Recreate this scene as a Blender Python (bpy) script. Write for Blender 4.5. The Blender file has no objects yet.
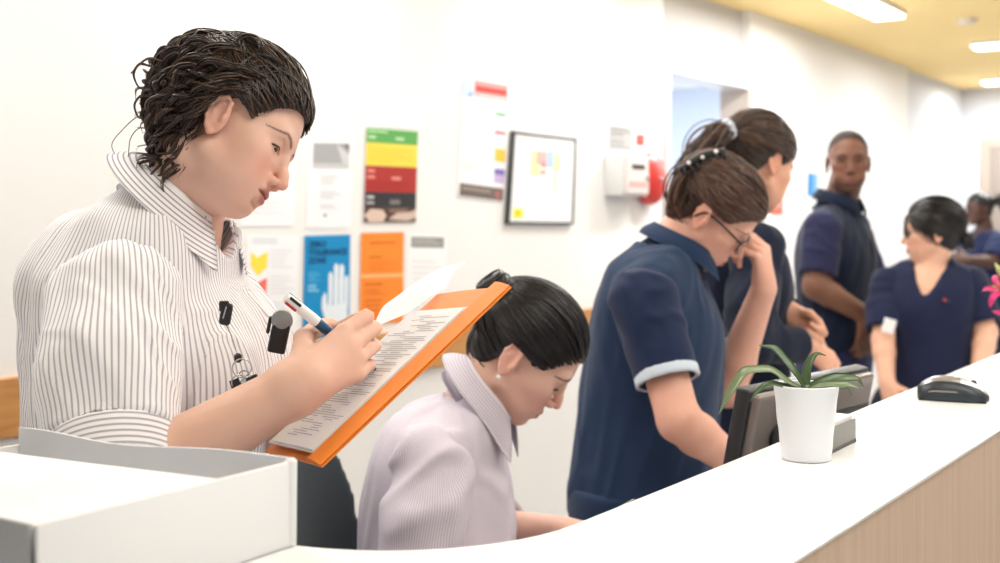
import bpy, math, random
import numpy as np
from mathutils import Matrix

rng = np.random.default_rng(11)
random.seed(11)
FPX, CAM_H, HOR = 1200.0, 1.40, 220.0     # focal length in pixels, camera height, horizon row
V = lambda *a: np.array(a, float)
def nrm(v):
    v = np.asarray(v, float); return v/np.linalg.norm(v)
def P(px, py, Y):
    """world point seen at pixel (px, py) at depth Y"""
    return V((px-500)/FPX*Y, Y, CAM_H+(HOR-py)/FPX*Y)
def lin(c):
    c = np.asarray(c, float)/255.0
    return np.where(c <= .04045, c/12.92, ((c+.055)/1.055)**2.4)

scene = bpy.context.scene
COL = scene.collection
ORIGIN = {}                                # object name -> world origin of its tree

# ------------------------------------------------------------------ materials
def _mat(name):
    m = bpy.data.materials.new(name); m.use_nodes = True
    nt = m.node_tree; b = nt.nodes['Principled BSDF']
    return m, nt, b
def mat(name, rgb, rough=.5, metal=0., spec=.5, bump=None, var=None, sheen=0., sss=0., trans=0., coat=0.):
    """plain principled material; bump=(scale, strength), var=(scale, amount)"""
    m, nt, b = _mat(name)
    c = tuple(lin(rgb))+(1,)
    b.inputs['Base Color'].default_value = c
    b.inputs['Roughness'].default_value = rough
    b.inputs['Metallic'].default_value = metal
    b.inputs['Specular IOR Level'].default_value = spec
    b.inputs['Sheen Weight'].default_value = sheen
    b.inputs['Coat Weight'].default_value = coat
    b.inputs['Transmission Weight'].default_value = trans
    if sss:
        b.inputs['Subsurface Weight'].default_value = sss
        b.inputs['Subsurface Radius'].default_value = (.012, .005, .003)
        b.inputs['Subsurface Scale'].default_value = 1.0
    tc = nt.nodes.new('ShaderNodeTexCoord')
    if var:
        n = nt.nodes.new('ShaderNodeTexNoise'); n.inputs['Scale'].default_value = var[0]; n.inputs['Detail'].default_value = 4
        r = nt.nodes.new('ShaderNodeMix'); r.data_type = 'RGBA'
        r.inputs[6].default_value = tuple(lin(np.array(rgb)*(1-var[1])))+(1,)
        r.inputs[7].default_value = tuple(lin(np.minimum(255, np.array(rgb)*(1+var[1]))))+(1,)
        nt.links.new(tc.outputs['Object'], n.inputs['Vector']); nt.links.new(n.outputs['Fac'], r.inputs[0])
        nt.links.new(r.outputs[2], b.inputs['Base Color'])
    if bump:
        n = nt.nodes.new('ShaderNodeTexNoise'); n.inputs['Scale'].default_value = bump[0]; n.inputs['Detail'].default_value = 5
        bp = nt.nodes.new('ShaderNodeBump'); bp.inputs['Strength'].default_value = bump[1]; bp.inputs['Distance'].default_value = .004
        nt.links.new(tc.outputs['Object'], n.inputs['Vector']); nt.links.new(n.outputs['Fac'], bp.inputs['Height'])
        nt.links.new(bp.outputs['Normal'], b.inputs['Normal'])
    return m
def _math(nt, op, a, b=None):
    n = nt.nodes.new('ShaderNodeMath'); n.operation = op
    for i, x in enumerate((a, b)):
        if x is None: continue
        if isinstance(x, (int, float)): n.inputs[i].default_value = x
        else: nt.links.new(x, n.inputs[i])
    return n.outputs[0]
def _dot(nt, vec, d):
    n = nt.nodes.new('ShaderNodeVectorMath'); n.operation = 'DOT_PRODUCT'
    nt.links.new(vec, n.inputs[0]); n.inputs[1].default_value = tuple(d)
    return n.outputs['Value']
def stripe_mat(name, base, line, mode, duty=.36, soft=.12, **kw):
    """striped shirt cloth. mode: ('ring', o, e1, e2, count) stripes along an axis; ('plane', dir, period); ('attr', period)"""
    m, nt, b = _mat(name)
    b.inputs['Roughness'].default_value = .85; b.inputs['Specular IOR Level'].default_value = .25
    b.inputs['Sheen Weight'].default_value = .15
    tc = nt.nodes.new('ShaderNodeTexCoord')
    if mode[0] == 'ring':
        _, o, e1, e2, count = mode
        s = nt.nodes.new('ShaderNodeVectorMath'); s.operation = 'SUBTRACT'
        nt.links.new(tc.outputs['Object'], s.inputs[0]); s.inputs[1].default_value = tuple(o)
        a = _math(nt, 'ARCTAN2', _dot(nt, s.outputs[0], e1), _dot(nt, s.outputs[0], e2))
        u = _math(nt, 'MULTIPLY', a, count/(2*math.pi))
    elif mode[0] == 'plane':
        u = _math(nt, 'MULTIPLY', _dot(nt, tc.outputs['Object'], mode[1]), 1/mode[2])
    else:
        at = nt.nodes.new('ShaderNodeAttribute'); at.attribute_name = 'st'
        u = _math(nt, 'MULTIPLY', at.outputs['Fac'], 1/mode[1])
    f = _math(nt, 'ABSOLUTE', _math(nt, 'SUBTRACT', _math(nt, 'FRACT', _math(nt, 'ADD', u, 1000.0)), .5))
    mr = nt.nodes.new('ShaderNodeMapRange'); mr.interpolation_type = 'SMOOTHSTEP'
    mr.inputs[1].default_value = duty/2+soft/2; mr.inputs[2].default_value = max(0, duty/2-soft/2)
    nt.links.new(f, mr.inputs[0])
    mx = nt.nodes.new('ShaderNodeMix'); mx.data_type = 'RGBA'
    mx.inputs[6].default_value = tuple(lin(base))+(1,); mx.inputs[7].default_value = tuple(lin(line))+(1,)
    nt.links.new(mr.outputs[0], mx.inputs[0]); nt.links.new(mx.outputs[2], b.inputs['Base Color'])
    n = nt.nodes.new('ShaderNodeTexNoise'); n.inputs['Scale'].default_value = 30; n.inputs['Detail'].default_value = 4
    bp = nt.nodes.new('ShaderNodeBump'); bp.inputs['Strength'].default_value = .12; bp.inputs['Distance'].default_value = .004
    nt.links.new(tc.outputs['Object'], n.inputs['Vector']); nt.links.new(n.outputs['Fac'], bp.inputs['Height'])
    nt.links.new(bp.outputs['Normal'], b.inputs['Normal'])
    return m
def attr_mat(name, rough=.5, sss=.12, spec=.4, bump=None, rand=None):
    """colour from the 'col' vertex attribute (skin with lips and brows)"""
    m, nt, b = _mat(name)
    at = nt.nodes.new('ShaderNodeAttribute'); at.attribute_name = 'col'
    b.inputs['Roughness'].default_value = rough; b.inputs['Specular IOR Level'].default_value = spec
    b.inputs['Subsurface Weight'].default_value = sss
    b.inputs['Subsurface Radius'].default_value = (.010, .004, .002); b.inputs['Subsurface Scale'].default_value = 1.0
    tc = nt.nodes.new('ShaderNodeTexCoord')
    n = nt.nodes.new('ShaderNodeTexNoise'); n.inputs['Scale'].default_value = 45; n.inputs['Detail'].default_value = 5
    nt.links.new(tc.outputs['Object'], n.inputs['Vector'])
    mr = nt.nodes.new('ShaderNodeMapRange'); mr.inputs[3].default_value = .93; mr.inputs[4].default_value = 1.07
    nt.links.new(n.outputs['Fac'], mr.inputs[0])
    mx = nt.nodes.new('ShaderNodeMix'); mx.data_type = 'RGBA'; mx.blend_type = 'MULTIPLY'; mx.inputs[0].default_value = 1
    nt.links.new(at.outputs['Color'], mx.inputs[6]); nt.links.new(mr.outputs[0], mx.inputs[7])
    nt.links.new(mx.outputs[2], b.inputs['Base Color'])
    return m
def hair_mat(name, dark, light, rough=.38):
    m, nt, b = _mat(name)
    at = nt.nodes.new('ShaderNodeAttribute'); at.attribute_name = 'st'
    mx = nt.nodes.new('ShaderNodeMix'); mx.data_type = 'RGBA'
    mx.inputs[6].default_value = tuple(lin(dark))+(1,); mx.inputs[7].default_value = tuple(lin(light))+(1,)
    nt.links.new(at.outputs['Fac'], mx.inputs[0]); nt.links.new(mx.outputs[2], b.inputs['Base Color'])
    b.inputs['Roughness'].default_value = rough; b.inputs['Specular IOR Level'].default_value = .55
    return m
def wood_mat(name, a, b_, scale=(1, 1, 8), rough=.5):
    m, nt, b = _mat(name)
    tc = nt.nodes.new('ShaderNodeTexCoord'); mp = nt.nodes.new('ShaderNodeMapping'); mp.inputs['Scale'].default_value = scale
    n = nt.nodes.new('ShaderNodeTexNoise'); n.inputs['Scale'].default_value = 6; n.inputs['Detail'].default_value = 6; n.inputs['Distortion'].default_value = .6
    cr = nt.nodes.new('ShaderNodeMix'); cr.data_type = 'RGBA'
    cr.inputs[6].default_value = tuple(lin(a))+(1,); cr.inputs[7].default_value = tuple(lin(b_))+(1,)
    mr = nt.nodes.new('ShaderNodeMapRange'); mr.inputs[1].default_value = .3; mr.inputs[2].default_value = .7
    nt.links.new(tc.outputs['Object'], mp.inputs[0]); nt.links.new(mp.outputs[0], n.inputs['Vector'])
    nt.links.new(n.outputs['Fac'], mr.inputs[0]); nt.links.new(mr.outputs[0], cr.inputs[0]); nt.links.new(cr.outputs[2], b.inputs['Base Color'])
    b.inputs['Roughness'].default_value = rough
    return m
def emit_mat(name, rgb, strength):
    m, nt, b = _mat(name)
    b.inputs['Emission Color'].default_value = tuple(lin(rgb))+(1,); b.inputs['Emission Strength'].default_value = strength
    return m

# ------------------------------------------------------------------ objects
def thing(name, loc, label, cat, group=None):
    o = bpy.data.objects.new(name, None); COL.objects.link(o); o.location = tuple(loc); o.empty_display_size = .1
    o['label'] = label; o['category'] = cat
    if group: o['group'] = group
    ORIGIN[o.name] = np.array(loc, float)
    return o
def tag(o, label, cat, group=None):
    o['label'] = label; o['category'] = cat
    if group: o['group'] = group
    return o
def struct(o):
    o['kind'] = 'structure'; return o
def mesh_obj(name, verts, faces, mats, parent=None, origin=None, smooth=True, attrs=None, midx=None, label=None):
    """verts in world coordinates; faces = (n,4)/(n,3) array or list of lists"""
    verts = np.asarray(verts, float)
    if parent is not None: org = ORIGIN[parent.name]
    else: org = np.array(origin if origin is not None else (verts.min(0)*[.5, .5, 1]+verts.max(0)*[.5, .5, 0]), float)
    me = bpy.data.meshes.new(name)
    vl = (verts-org).astype(np.float32)
    if isinstance(faces, np.ndarray) and faces.ndim == 2:
        nf, k = faces.shape
        me.vertices.add(len(vl)); me.vertices.foreach_set('co', vl.ravel())
        me.loops.add(nf*k); me.loops.foreach_set('vertex_index', faces.astype(np.int32).ravel())
        me.polygons.add(nf); me.polygons.foreach_set('loop_start', np.arange(0, nf*k, k, dtype=np.int32))
        me.update(calc_edges=True)
    else:
        me.from_pydata([tuple(v) for v in vl], [], [tuple(int(i) for i in f) for f in faces])
    me.validate()
    if smooth: me.polygons.foreach_set('use_smooth', np.ones(len(me.polygons), bool))
    for m in (mats if isinstance(mats, (list, tuple)) else [mats]): me.materials.append(m)
    if midx is not None: me.polygons.foreach_set('material_index', np.asarray(midx, np.int32))
    for an, (typ, data) in (attrs or {}).items():
        a = me.attributes.new(an, typ, 'POINT')
        if typ == 'FLOAT': a.data.foreach_set('value', np.asarray(data, np.float32))
        else: a.data.foreach_set('color', np.asarray(data, np.float32).ravel())
    o = bpy.data.objects.new(name, me); COL.objects.link(o)
    if parent is not None:
        o.parent = parent
    else: o.location = tuple(org)
    ORIGIN[o.name] = org
    if label: o['label'] = label
    return o

class MB:
    """collects simple shapes into one mesh with several materials"""
    def __init__(s): s.v = []; s.f = []; s.m = []; s.n = 0
    def add(s, v, f, mi=0):
        s.v.append(np.asarray(v, float)); s.f += [[i+s.n for i in q] for q in f]; s.m += [mi]*len(f); s.n += len(v); return s
    def box(s, c, h, R=None, mi=0, taper=1.0):
        R = np.eye(3) if R is None else np.asarray(R, float)
        v = []
        for z in (-1, 1):
            t = taper if z > 0 else 1
            for x, y in ((-1, -1), (1, -1), (1, 1), (-1, 1)): v.append(np.asarray(c)+R@(V(x*t, y*t, z)*h))
        return s.add(v, [[3, 2, 1, 0], [4, 5, 6, 7], [0, 1, 5, 4], [1, 2, 6, 5], [2, 3, 7, 6], [3, 0, 4, 7]], mi)
    def bbox(s, c, h, R=None, mi=0, r=.003, seg=3):
        """box with rounded edges"""
        R = np.eye(3) if R is None else np.asarray(R, float)
        h = np.asarray(h, float); r = min(r, h.min()*.98)
        a = np.linspace(0, math.pi/2, seg+1)
        ring = []
        for sx, sy, a0 in ((1, 1, 0), (-1, 1, 1), (-1, -1, 2), (1, -1, 3)):
            for t in a: ring.append((sx*(h[0]-r), sy*(h[1]-r), math.cos(t+a0*math.pi/2), math.sin(t+a0*math.pi/2)))
        n = len(ring); v = []
        prof = [(-(h[2]-r)-r*math.sin(t), r*math.cos(t)) for t in a[::-1]]+[((h[2]-r)+r*math.sin(t), r*math.cos(t)) for t in a]
        for z, rr in prof:
            for (x, y, cx, cy) in ring: v.append(np.asarray(c)+R@V(x+cx*rr, y+cy*rr, z))
        f = []
        for i in range(len(prof)-1):
            for j in range(n): f.append([i*n+j, i*n+(j+1) % n, (i+1)*n+(j+1) % n, (i+1)*n+j])
        f.append(list(range(n))[::-1]); f.append([(len(prof)-1)*n+j for j in range(n)])
        return s.add(v, f, mi)
    def tube(s, pts, r, mi=0, seg=10, cap=True):
        pts = np.asarray(pts, float); n = len(pts); r = np.broadcast_to(np.asarray(r, float), (n,))
        t = np.gradient(pts, axis=0); t /= np.linalg.norm(t, axis=1)[:, None]+1e-12
        ref = V(0, 0, 1) if abs(t[0][2]) < .9 else V(1, 0, 0)
        x = nrm(np.cross(t[0], ref)); v = []
        for i in range(n):
            x = nrm(x-t[i]*(x@t[i])); y = np.cross(t[i], x)
            for k in range(seg):
                a = 2*math.pi*k/seg; v.append(pts[i]+r[i]*(math.cos(a)*x+math.sin(a)*y))
        f = [[i*seg+k, i*seg+(k+1) % seg, (i+1)*seg+(k+1) % seg, (i+1)*seg+k] for i in range(n-1) for k in range(seg)]
        if cap: f += [list(range(seg))[::-1], [(n-1)*seg+k for k in range(seg)]]
        return s.add(v, f, mi)
    def lathe(s, o, axis, prof, mi=0, seg=32, cap=True, ref=None):
        """prof = [(h, r)...] along axis"""
        axis = nrm(axis); ref = V(0, 0, 1) if abs(axis[2]) < .9 else V(1, 0, 0)
        x = nrm(np.cross(axis, ref)); y = np.cross(axis, x); v = []
        for h, r in prof:
            for k in range(seg):
                a = 2*math.pi*k/seg; v.append(np.asarray(o)+axis*h+r*(math.cos(a)*x+math.sin(a)*y))
        n = len(prof)
        f = [[i*seg+k, i*seg+(k+1) % seg, (i+1)*seg+(k+1) % seg, (i+1)*seg+k] for i in range(n-1) for k in range(seg)]
        if cap: f += [list(range(seg))[::-1], [(n-1)*seg+k for k in range(seg)]]
        return s.add(v, f, mi)
    def grid(s, G, mi=0, thick=None):
        """G (n,m,3) open surface; thick = offset vector field or scalar -> solid"""
        G = np.asarray(G, float); n, m = G.shape[:2]
        f = lambda o, fl: [([o+i*m+j, o+i*m+j+1, o+(i+1)*m+j+1, o+(i+1)*m+j][::-1] if fl else [o+i*m+j, o+i*m+j+1, o+(i+1)*m+j+1, o+(i+1)*m+j]) for i in range(n-1) for j in range(m-1)]
        if thick is None: return s.add(G.reshape(-1, 3), f(0, False), mi)
        gu = np.gradient(G, axis=0); gv = np.gradient(G, axis=1); N = np.cross(gu, gv); N /= np.linalg.norm(N, axis=2)[..., None]+1e-12
        B = G-N*thick; v = np.concatenate([G.reshape(-1, 3), B.reshape(-1, 3)]); q = n*m
        fs = f(0, False)+f(q, True)
        rim = [i*m for i in range(n)]+[(n-1)*m+j for j in range(1, m)]+[i*m+m-1 for i in range(n-2, -1, -1)]+[j for j in range(m-2, 0, -1)]
        fs += [[rim[i], rim[(i+1) % len(rim)], rim[(i+1) % len(rim)]+q, rim[i]+q][::-1] for i in range(len(rim))]
        return s.add(v, fs, mi)
    def prism(s, poly, z0, z1, mi=0, mside=None):
        n = len(poly); v = [V(x, y, z0) for x, y in poly]+[V(x, y, z1) for x, y in poly]
        s.add(v, [list(range(n))[::-1], list(range(n, 2*n))], mi)
        s.add(v, [[i, (i+1) % n, n+(i+1) % n, n+i] for i in range(n)], mi if mside is None else mside)
        return s
    def build(s, name, mats, parent=None, smooth=False, origin=None, label=None, st=None):
        v = np.concatenate(s.v)
        o = mesh_obj(name, v, s.f, mats, parent, origin, smooth, midx=s.m, label=label, attrs=None if st is None else {'st': ('FLOAT', st)})
        return o
def autosmooth(o, ang=35):
    me = o.data; me.polygons.foreach_set('use_smooth', np.ones(len(me.polygons), bool)); me.set_sharp_from_angle(angle=math.radians(ang)); return o

# ------------------------------------------------------------------ signed-distance sculpting
def smin(a, b, k):
    if k <= 0: return np.minimum(a, b)
    h = np.clip(.5+.5*(b-a)/k, 0, 1); return b*(1-h)+a*h-k*h*(1-h)
class SDF:
    def __init__(s): s.fs = []; s.R = np.eye(3); s.o = np.zeros(3); s.s = 1.0
    def frame(s, R=None, o=None, sc=1.0):
        s.R = np.eye(3) if R is None else R; s.o = np.zeros(3) if o is None else np.asarray(o, float); s.s = sc; return s
    def w(s, p): return s.R@(np.asarray(p, float)*s.s)+s.o
    def func(s, f, op='u', k=.01): s.fs.append((f, op, k)); return s
    def cone(s, a, b, ra, rb=None, k=.01, op='u', flat=None, ff=.7):
        a = s.w(a); b = s.w(b); ra *= s.s; rb = ra if rb is None else rb*s.s
        ba = b-a; L2 = max(ba@ba, 1e-12)
        fl = None if flat is None else nrm(s.R@np.asarray(flat, float))
        if fl is not None and L2 > 1e-9: fl = nrm(fl-ba*(fl@ba)/L2)
        def f(Q):
            q = Q-a; t = np.clip(q@ba/L2, 0, 1); d = q-t[:, None]*ba
            if fl is None: l = np.sqrt((d*d).sum(1))
            else:
                n = d@fl; l = np.sqrt(np.maximum((d*d).sum(1)-n*n, 0)+(n/ff)**2)
            return l-(ra+(rb-ra)*t)
        return s.func(f, op, k*s.s)
    def chain(s, pts, rs, k=.01, op='u', **kw):
        for i in range(len(pts)-1): s.cone(pts[i], pts[i+1], rs[i], rs[i+1], k, op, **kw)
        return s
    def ell(s, c, r, k=.01, op='u', rot=None):
        c = s.w(c); A = s.R if rot is None else s.R@rot; r = np.asarray(r, float)*s.s; r = np.broadcast_to(r, (3,)).copy()
        def f(Q):
            q = (Q-c)@A; k0 = np.sqrt(((q/r)**2).sum(1)); k1 = np.sqrt(((q/r**2)**2).sum(1))
            return np.where(k1 > 1e-9, k0*(k0-1)/np.maximum(k1, 1e-9), -r.min())
        return s.func(f, op, k*s.s)
    def box(s, c, h, rnd=.005, k=.005, op='u', rot=None):
        c = s.w(c); A = s.R if rot is None else s.R@rot; h = np.asarray(h, float)*s.s-rnd*s.s; rd = rnd*s.s
        def f(Q):
            q = np.abs((Q-c)@A)-h
            return np.sqrt((np.maximum(q, 0)**2).sum(1))+np.minimum(q.max(1), 0)-rd
        return s.func(f, op, k*s.s)
    def plane(s, o, n, k=.004, op='s'):
        """half space on the side n points to"""
        o = s.w(o); n = nrm(s.R@np.asarray(n, float))
        return s.func(lambda Q: -((Q-o)@n), op, k)
    def loft(s, o, R, st, k=.02, op='u', n=2.2, capk=.03, infl=0.0):
        """stations rows: (height, off_side, off_front, half_width, half_depth)"""
        st = np.asarray(st, float); hh = np.linspace(st[0, 0], st[-1, 0], 80)
        tab = np.stack([pchip(st[:, 0], st[:, i], hh) for i in range(1, 5)], 1)
        lo, hi = st[0, 0]-infl, st[-1, 0]+infl; o = np.asarray(o, float)
        def f(Q):
            q = (Q-o)@R; h = np.clip(q[:, 2], hh[0], hh[-1])
            cx, cy, w, d = (np.interp(h, hh, tab[:, i]) for i in range(4))
            w = w+infl; d = d+infl
            x = np.abs(q[:, 0]-cx)/w; y = np.abs(q[:, 1]-cy)/d
            k0 = (x**n+y**n)**(1/n); k1 = np.sqrt((x/w)**2+(y/d)**2)
            d2 = np.where(k1 > 1e-6, k0*(k0-1)/np.maximum(k1, 1e-6), -np.minimum(w, d))
            d2 = np.maximum(d2, -np.minimum(w, d))
            return -smin(-d2, -np.maximum(q[:, 2]-hi, lo-q[:, 2]), capk)
        return s.func(f, op, k)
    def eval(s, Q, sel=None):
        d = None
        for i, (f, op, k) in enumerate(s.fs):
            if sel is not None and not sel[i]: continue
            e = f(Q)
            if d is None: d = e if op == 'u' else np.full(len(Q), 1.0)
            elif op == 'u': d = smin(d, e, k)
            elif op == 's': d = -smin(-d, e, k)
            else: d = -smin(-d, -e, k)
        return d if d is not None else np.full(len(Q), 1.0)
    def mesh(s, xs, ys, zs, B=10, safety=1.7):
        n = [len(xs), len(ys), len(zs)]; ax = [np.asarray(a, float) for a in (xs, ys, zs)]
        vals = np.empty(n, np.float32)
        cs = []; hs = []
        for a in ax:
            e = list(range(0, len(a), B)); cs.append([(i, min(i+B, len(a))) for i in e])
        blocks = [(i, j, k) for i in cs[0] for j in cs[1] for k in cs[2]]
        cen = np.array([[(ax[d][b[d][0]]+ax[d][b[d][1]-1])/2 for d in range(3)] for b in blocks])
        rad = np.array([np.linalg.norm([(ax[d][b[d][1]-1]-ax[d][b[d][0]])/2 for d in range(3)]) for b in blocks])
        per = np.stack([f(cen) for f, _, _ in s.fs], 1)
        tot = None
        for i, (_, op, k) in enumerate(s.fs):
            e = per[:, i]
            tot = e if tot is None else (smin(tot, e, k) if op == 'u' else (-smin(-tot, e, k) if op == 's' else -smin(-tot, -e, k)))
        kk = np.array([k for _, _, k in s.fs]); isx = np.array([op == 'x' for _, op, _ in s.fs])
        for b, c, r, p, t in zip(blocks, cen, rad, per, tot):
            sl = tuple(slice(*q) for q in b)
            if abs(t) > safety*r+.012: vals[sl] = t; continue
            sel = (p < kk+safety*r+.004) | isx
            g = np.stack(np.meshgrid(*(ax[d][sl[d]] for d in range(3)), indexing='ij'), -1)
            vals[sl] = s.eval(g.reshape(-1, 3), sel).reshape(g.shape[:3])
        return surface_nets(vals, *ax)
def pchip(x, y, xi):
    """monotone cubic interpolation"""
    h = np.diff(x); dl = np.diff(y)/h; m = np.zeros(len(x))
    if len(x) == 2: return np.interp(xi, x, y)
    for i in range(1, len(x)-1):
        if dl[i-1]*dl[i] > 0:
            w1 = 2*h[i]+h[i-1]; w2 = h[i]+2*h[i-1]; m[i] = (w1+w2)/(w1/dl[i-1]+w2/dl[i])
    m[0] = dl[0]; m[-1] = dl[-1]
    i = np.clip(np.searchsorted(x, xi)-1, 0, len(x)-2); t = (xi-x[i])/h[i]
    return (2*t**3-3*t**2+1)*y[i]+(t**3-2*t**2+t)*h[i]*m[i]+(-2*t**3+3*t**2)*y[i+1]+(t**3-t**2)*h[i]*m[i+1]
def surface_nets(v, xs, ys, zs):
    ins = v < 0
    c = np.zeros([d-1 for d in v.shape], np.uint8)
    offs = [(i, j, k) for i in (0, 1) for j in (0, 1) for k in (0, 1)]
    sub = lambda a, o: a[o[0]:a.shape[0]-1+o[0], o[1]:a.shape[1]-1+o[1], o[2]:a.shape[2]-1+o[2]]
    for o in offs: c += sub(ins, o)
    idx = np.argwhere((c > 0) & (c < 8))
    M = len(idx); acc = np.zeros((M, 3)); cnt = np.zeros(M)
    ids = np.full(c.shape, -1, np.int32); ids[tuple(idx.T)] = np.arange(M)
    ax = (xs, ys, zs)
    cv = {o: v[idx[:, 0]+o[0], idx[:, 1]+o[1], idx[:, 2]+o[2]].astype(float) for o in offs}
    lo = np.stack([ax[d][idx[:, d]] for d in range(3)], 1); hi = np.stack([ax[d][idx[:, d]+1] for d in range(3)], 1)
    for a in offs:
        for d in range(3):
            if a[d]: continue
            b = list(a); b[d] = 1; b = tuple(b)
            m = (cv[a] < 0) != (cv[b] < 0)
            if not m.any(): continue
            t = cv[a][m]/(cv[a][m]-cv[b][m])
            p = np.where(np.array(a), hi[m], lo[m]); p[:, d] = lo[m][:, d]+t*(hi[m][:, d]-lo[m][:, d])
            acc[m] += p; cnt[m] += 1
    verts = acc/cnt[:, None]
    quads = []
    for d in range(3):
        e, g = [(1, 2), (2, 0), (0, 1)][d]
        a = np.take(ins, range(v.shape[d]-1), d); b = np.take(ins, range(1, v.shape[d]), d)
        q = np.argwhere(a != b)
        q = q[(q[:, e] > 0) & (q[:, g] > 0) & (q[:, e] < v.shape[e]-1) & (q[:, g] < v.shape[g]-1)]
        def cid(de, dg):
            r = q.copy(); r[:, e] -= de; r[:, g] -= dg; return ids[tuple(r.T)]
        Q = np.stack([cid(1, 1), cid(0, 1), cid(0, 0), cid(1, 0)], 1)
        fl = ~ins[tuple(q.T)]; Q[fl] = Q[fl][:, ::-1]
        quads.append(Q)
    return verts, np.concatenate(quads)
def axis(lo, hi, step, fine=()):
    """grid coordinates lo..hi at step, refined inside fine=[(lo,hi,step)...]"""
    t = [lo]
    while t[-1] < hi:
        s = step
        for a, b, fs in fine:
            g = max(a-t[-1], t[-1]-b, 0); s = min(s, fs+g*.35)
        t.append(t[-1]+s)
    return np.array(t)
def vnormals(v, f):
    n = np.cross(v[f[:, 2]]-v[f[:, 0]], v[f[:, 3]]-v[f[:, 1]]); N = np.zeros_like(v)
    for i in range(4):
        for d in range(3): N[:, d] += np.bincount(f[:, i], n[:, d], len(v))
    return N/(np.linalg.norm(N, axis=1)[:, None]+1e-12)
def relax(v, f, it=4, lam=.5):
    v = v.copy(); E = np.concatenate([f[:, [i, (i+1) % 4]] for i in range(4)]); E = np.concatenate([E, E[:, ::-1]]); n = np.bincount(E[:, 0], minlength=len(v))[:, None]
    for _ in range(it):
        s = np.stack([np.bincount(E[:, 0], v[E[:, 1], d], len(v)) for d in range(3)], 1); v += lam*(s/np.maximum(n, 1)-v)
    return v
def snoise(Q, freq, seed, stretch=None, sf=.3):
    """smooth band-limited noise from warped sines, about -1..1; stretch = fold direction"""
    r = np.random.default_rng(seed); Q = np.asarray(Q)
    if stretch is not None:
        d = nrm(stretch); Q = Q-(1-sf)*(Q@d)[:, None]*d
    Q = Q*freq*2*math.pi; out = 0
    W = sum(np.sin(Q@r.normal(size=3)*.5+r.uniform(0, 6))[:, None]*r.normal(size=3) for _ in range(3))*.7
    for _ in range(5):
        d = nrm(r.normal(size=3)); out = out+np.sin((Q+W)@d+r.uniform(0, 6.28))
    return out/2.6
def folds(v, f, amp, freq, seed, stretch=None, sf=.25, mask=None, ridge=True):
    N = vnormals(v, f); n = snoise(v, freq, seed, stretch, sf)
    h = (np.exp(-(n*1.6)**2)-.45) if ridge else n
    if mask is not None: h = h*mask(v)
    return v+N*(h*amp)[:, None]

# ------------------------------------------------------------------ strands
def smooth_path(pts, n):
    pts = np.asarray(pts, float); d = np.r_[0, np.cumsum(np.linalg.norm(np.diff(pts, axis=0), axis=1))]
    t = np.linspace(0, d[-1], n); return np.stack([pchip(d, pts[:, i], t) for i in range(3)], 1)
def strands(name, paths, rad, m, parent, seg=5, prof=None, label=None, flat=None):
    """paths (n,M,3) -> one tube mesh; rad per strand"""
    Pth = np.asarray(paths, float); n, M = Pth.shape[:2]
    rad = np.broadcast_to(np.asarray(rad, float), (n,))
    T = np.gradient(Pth, axis=1); T /= np.linalg.norm(T, axis=2)[..., None]+1e-12
    ref = np.where(np.abs(T[:, 0, 2:3]) < .9, V(0, 0, 1), V(1, 0, 0)); x = np.cross(T[:, 0], ref); x /= np.linalg.norm(x, axis=1)[:, None]
    pr = np.interp(np.linspace(0, 1, M), *(([0, .15, .75, 1], [.7, 1, .9, .15]) if prof is None else prof))
    R = np.empty((n, M, seg, 3)); ang = 2*math.pi*np.arange(seg)/seg
    for i in range(M):
        x = x-T[:, i]*(x*T[:, i]).sum(1)[:, None]; x /= np.linalg.norm(x, axis=1)[:, None]+1e-12
        y = np.cross(T[:, i], x)
        R[:, i] = Pth[:, i, None]+(rad*pr[i])[:, None, None]*(np.cos(ang)[None, :, None]*x[:, None]+np.sin(ang)[None, :, None]*y[:, None])
    v = R.reshape(-1, 3)
    b = (np.arange(n)*M*seg)[:, None, None]; i = np.arange(M-1)[None, :, None]*seg; k = np.arange(seg)[None, None, :]; k2 = (k+1) % seg
    f = np.stack([b+i+k, b+i+k2, b+i+seg+k2, b+i+seg+k], -1).reshape(-1, 4)
    st = np.repeat(rng.random(n)**1.6, M*seg)
    return mesh_obj(name, v, f, m, parent, attrs={'st': ('FLOAT', st)}, label=label)
WORLD, LAMP, LAMPDESK, EXPO = .58, 44, 4.0, 0.0
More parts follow.
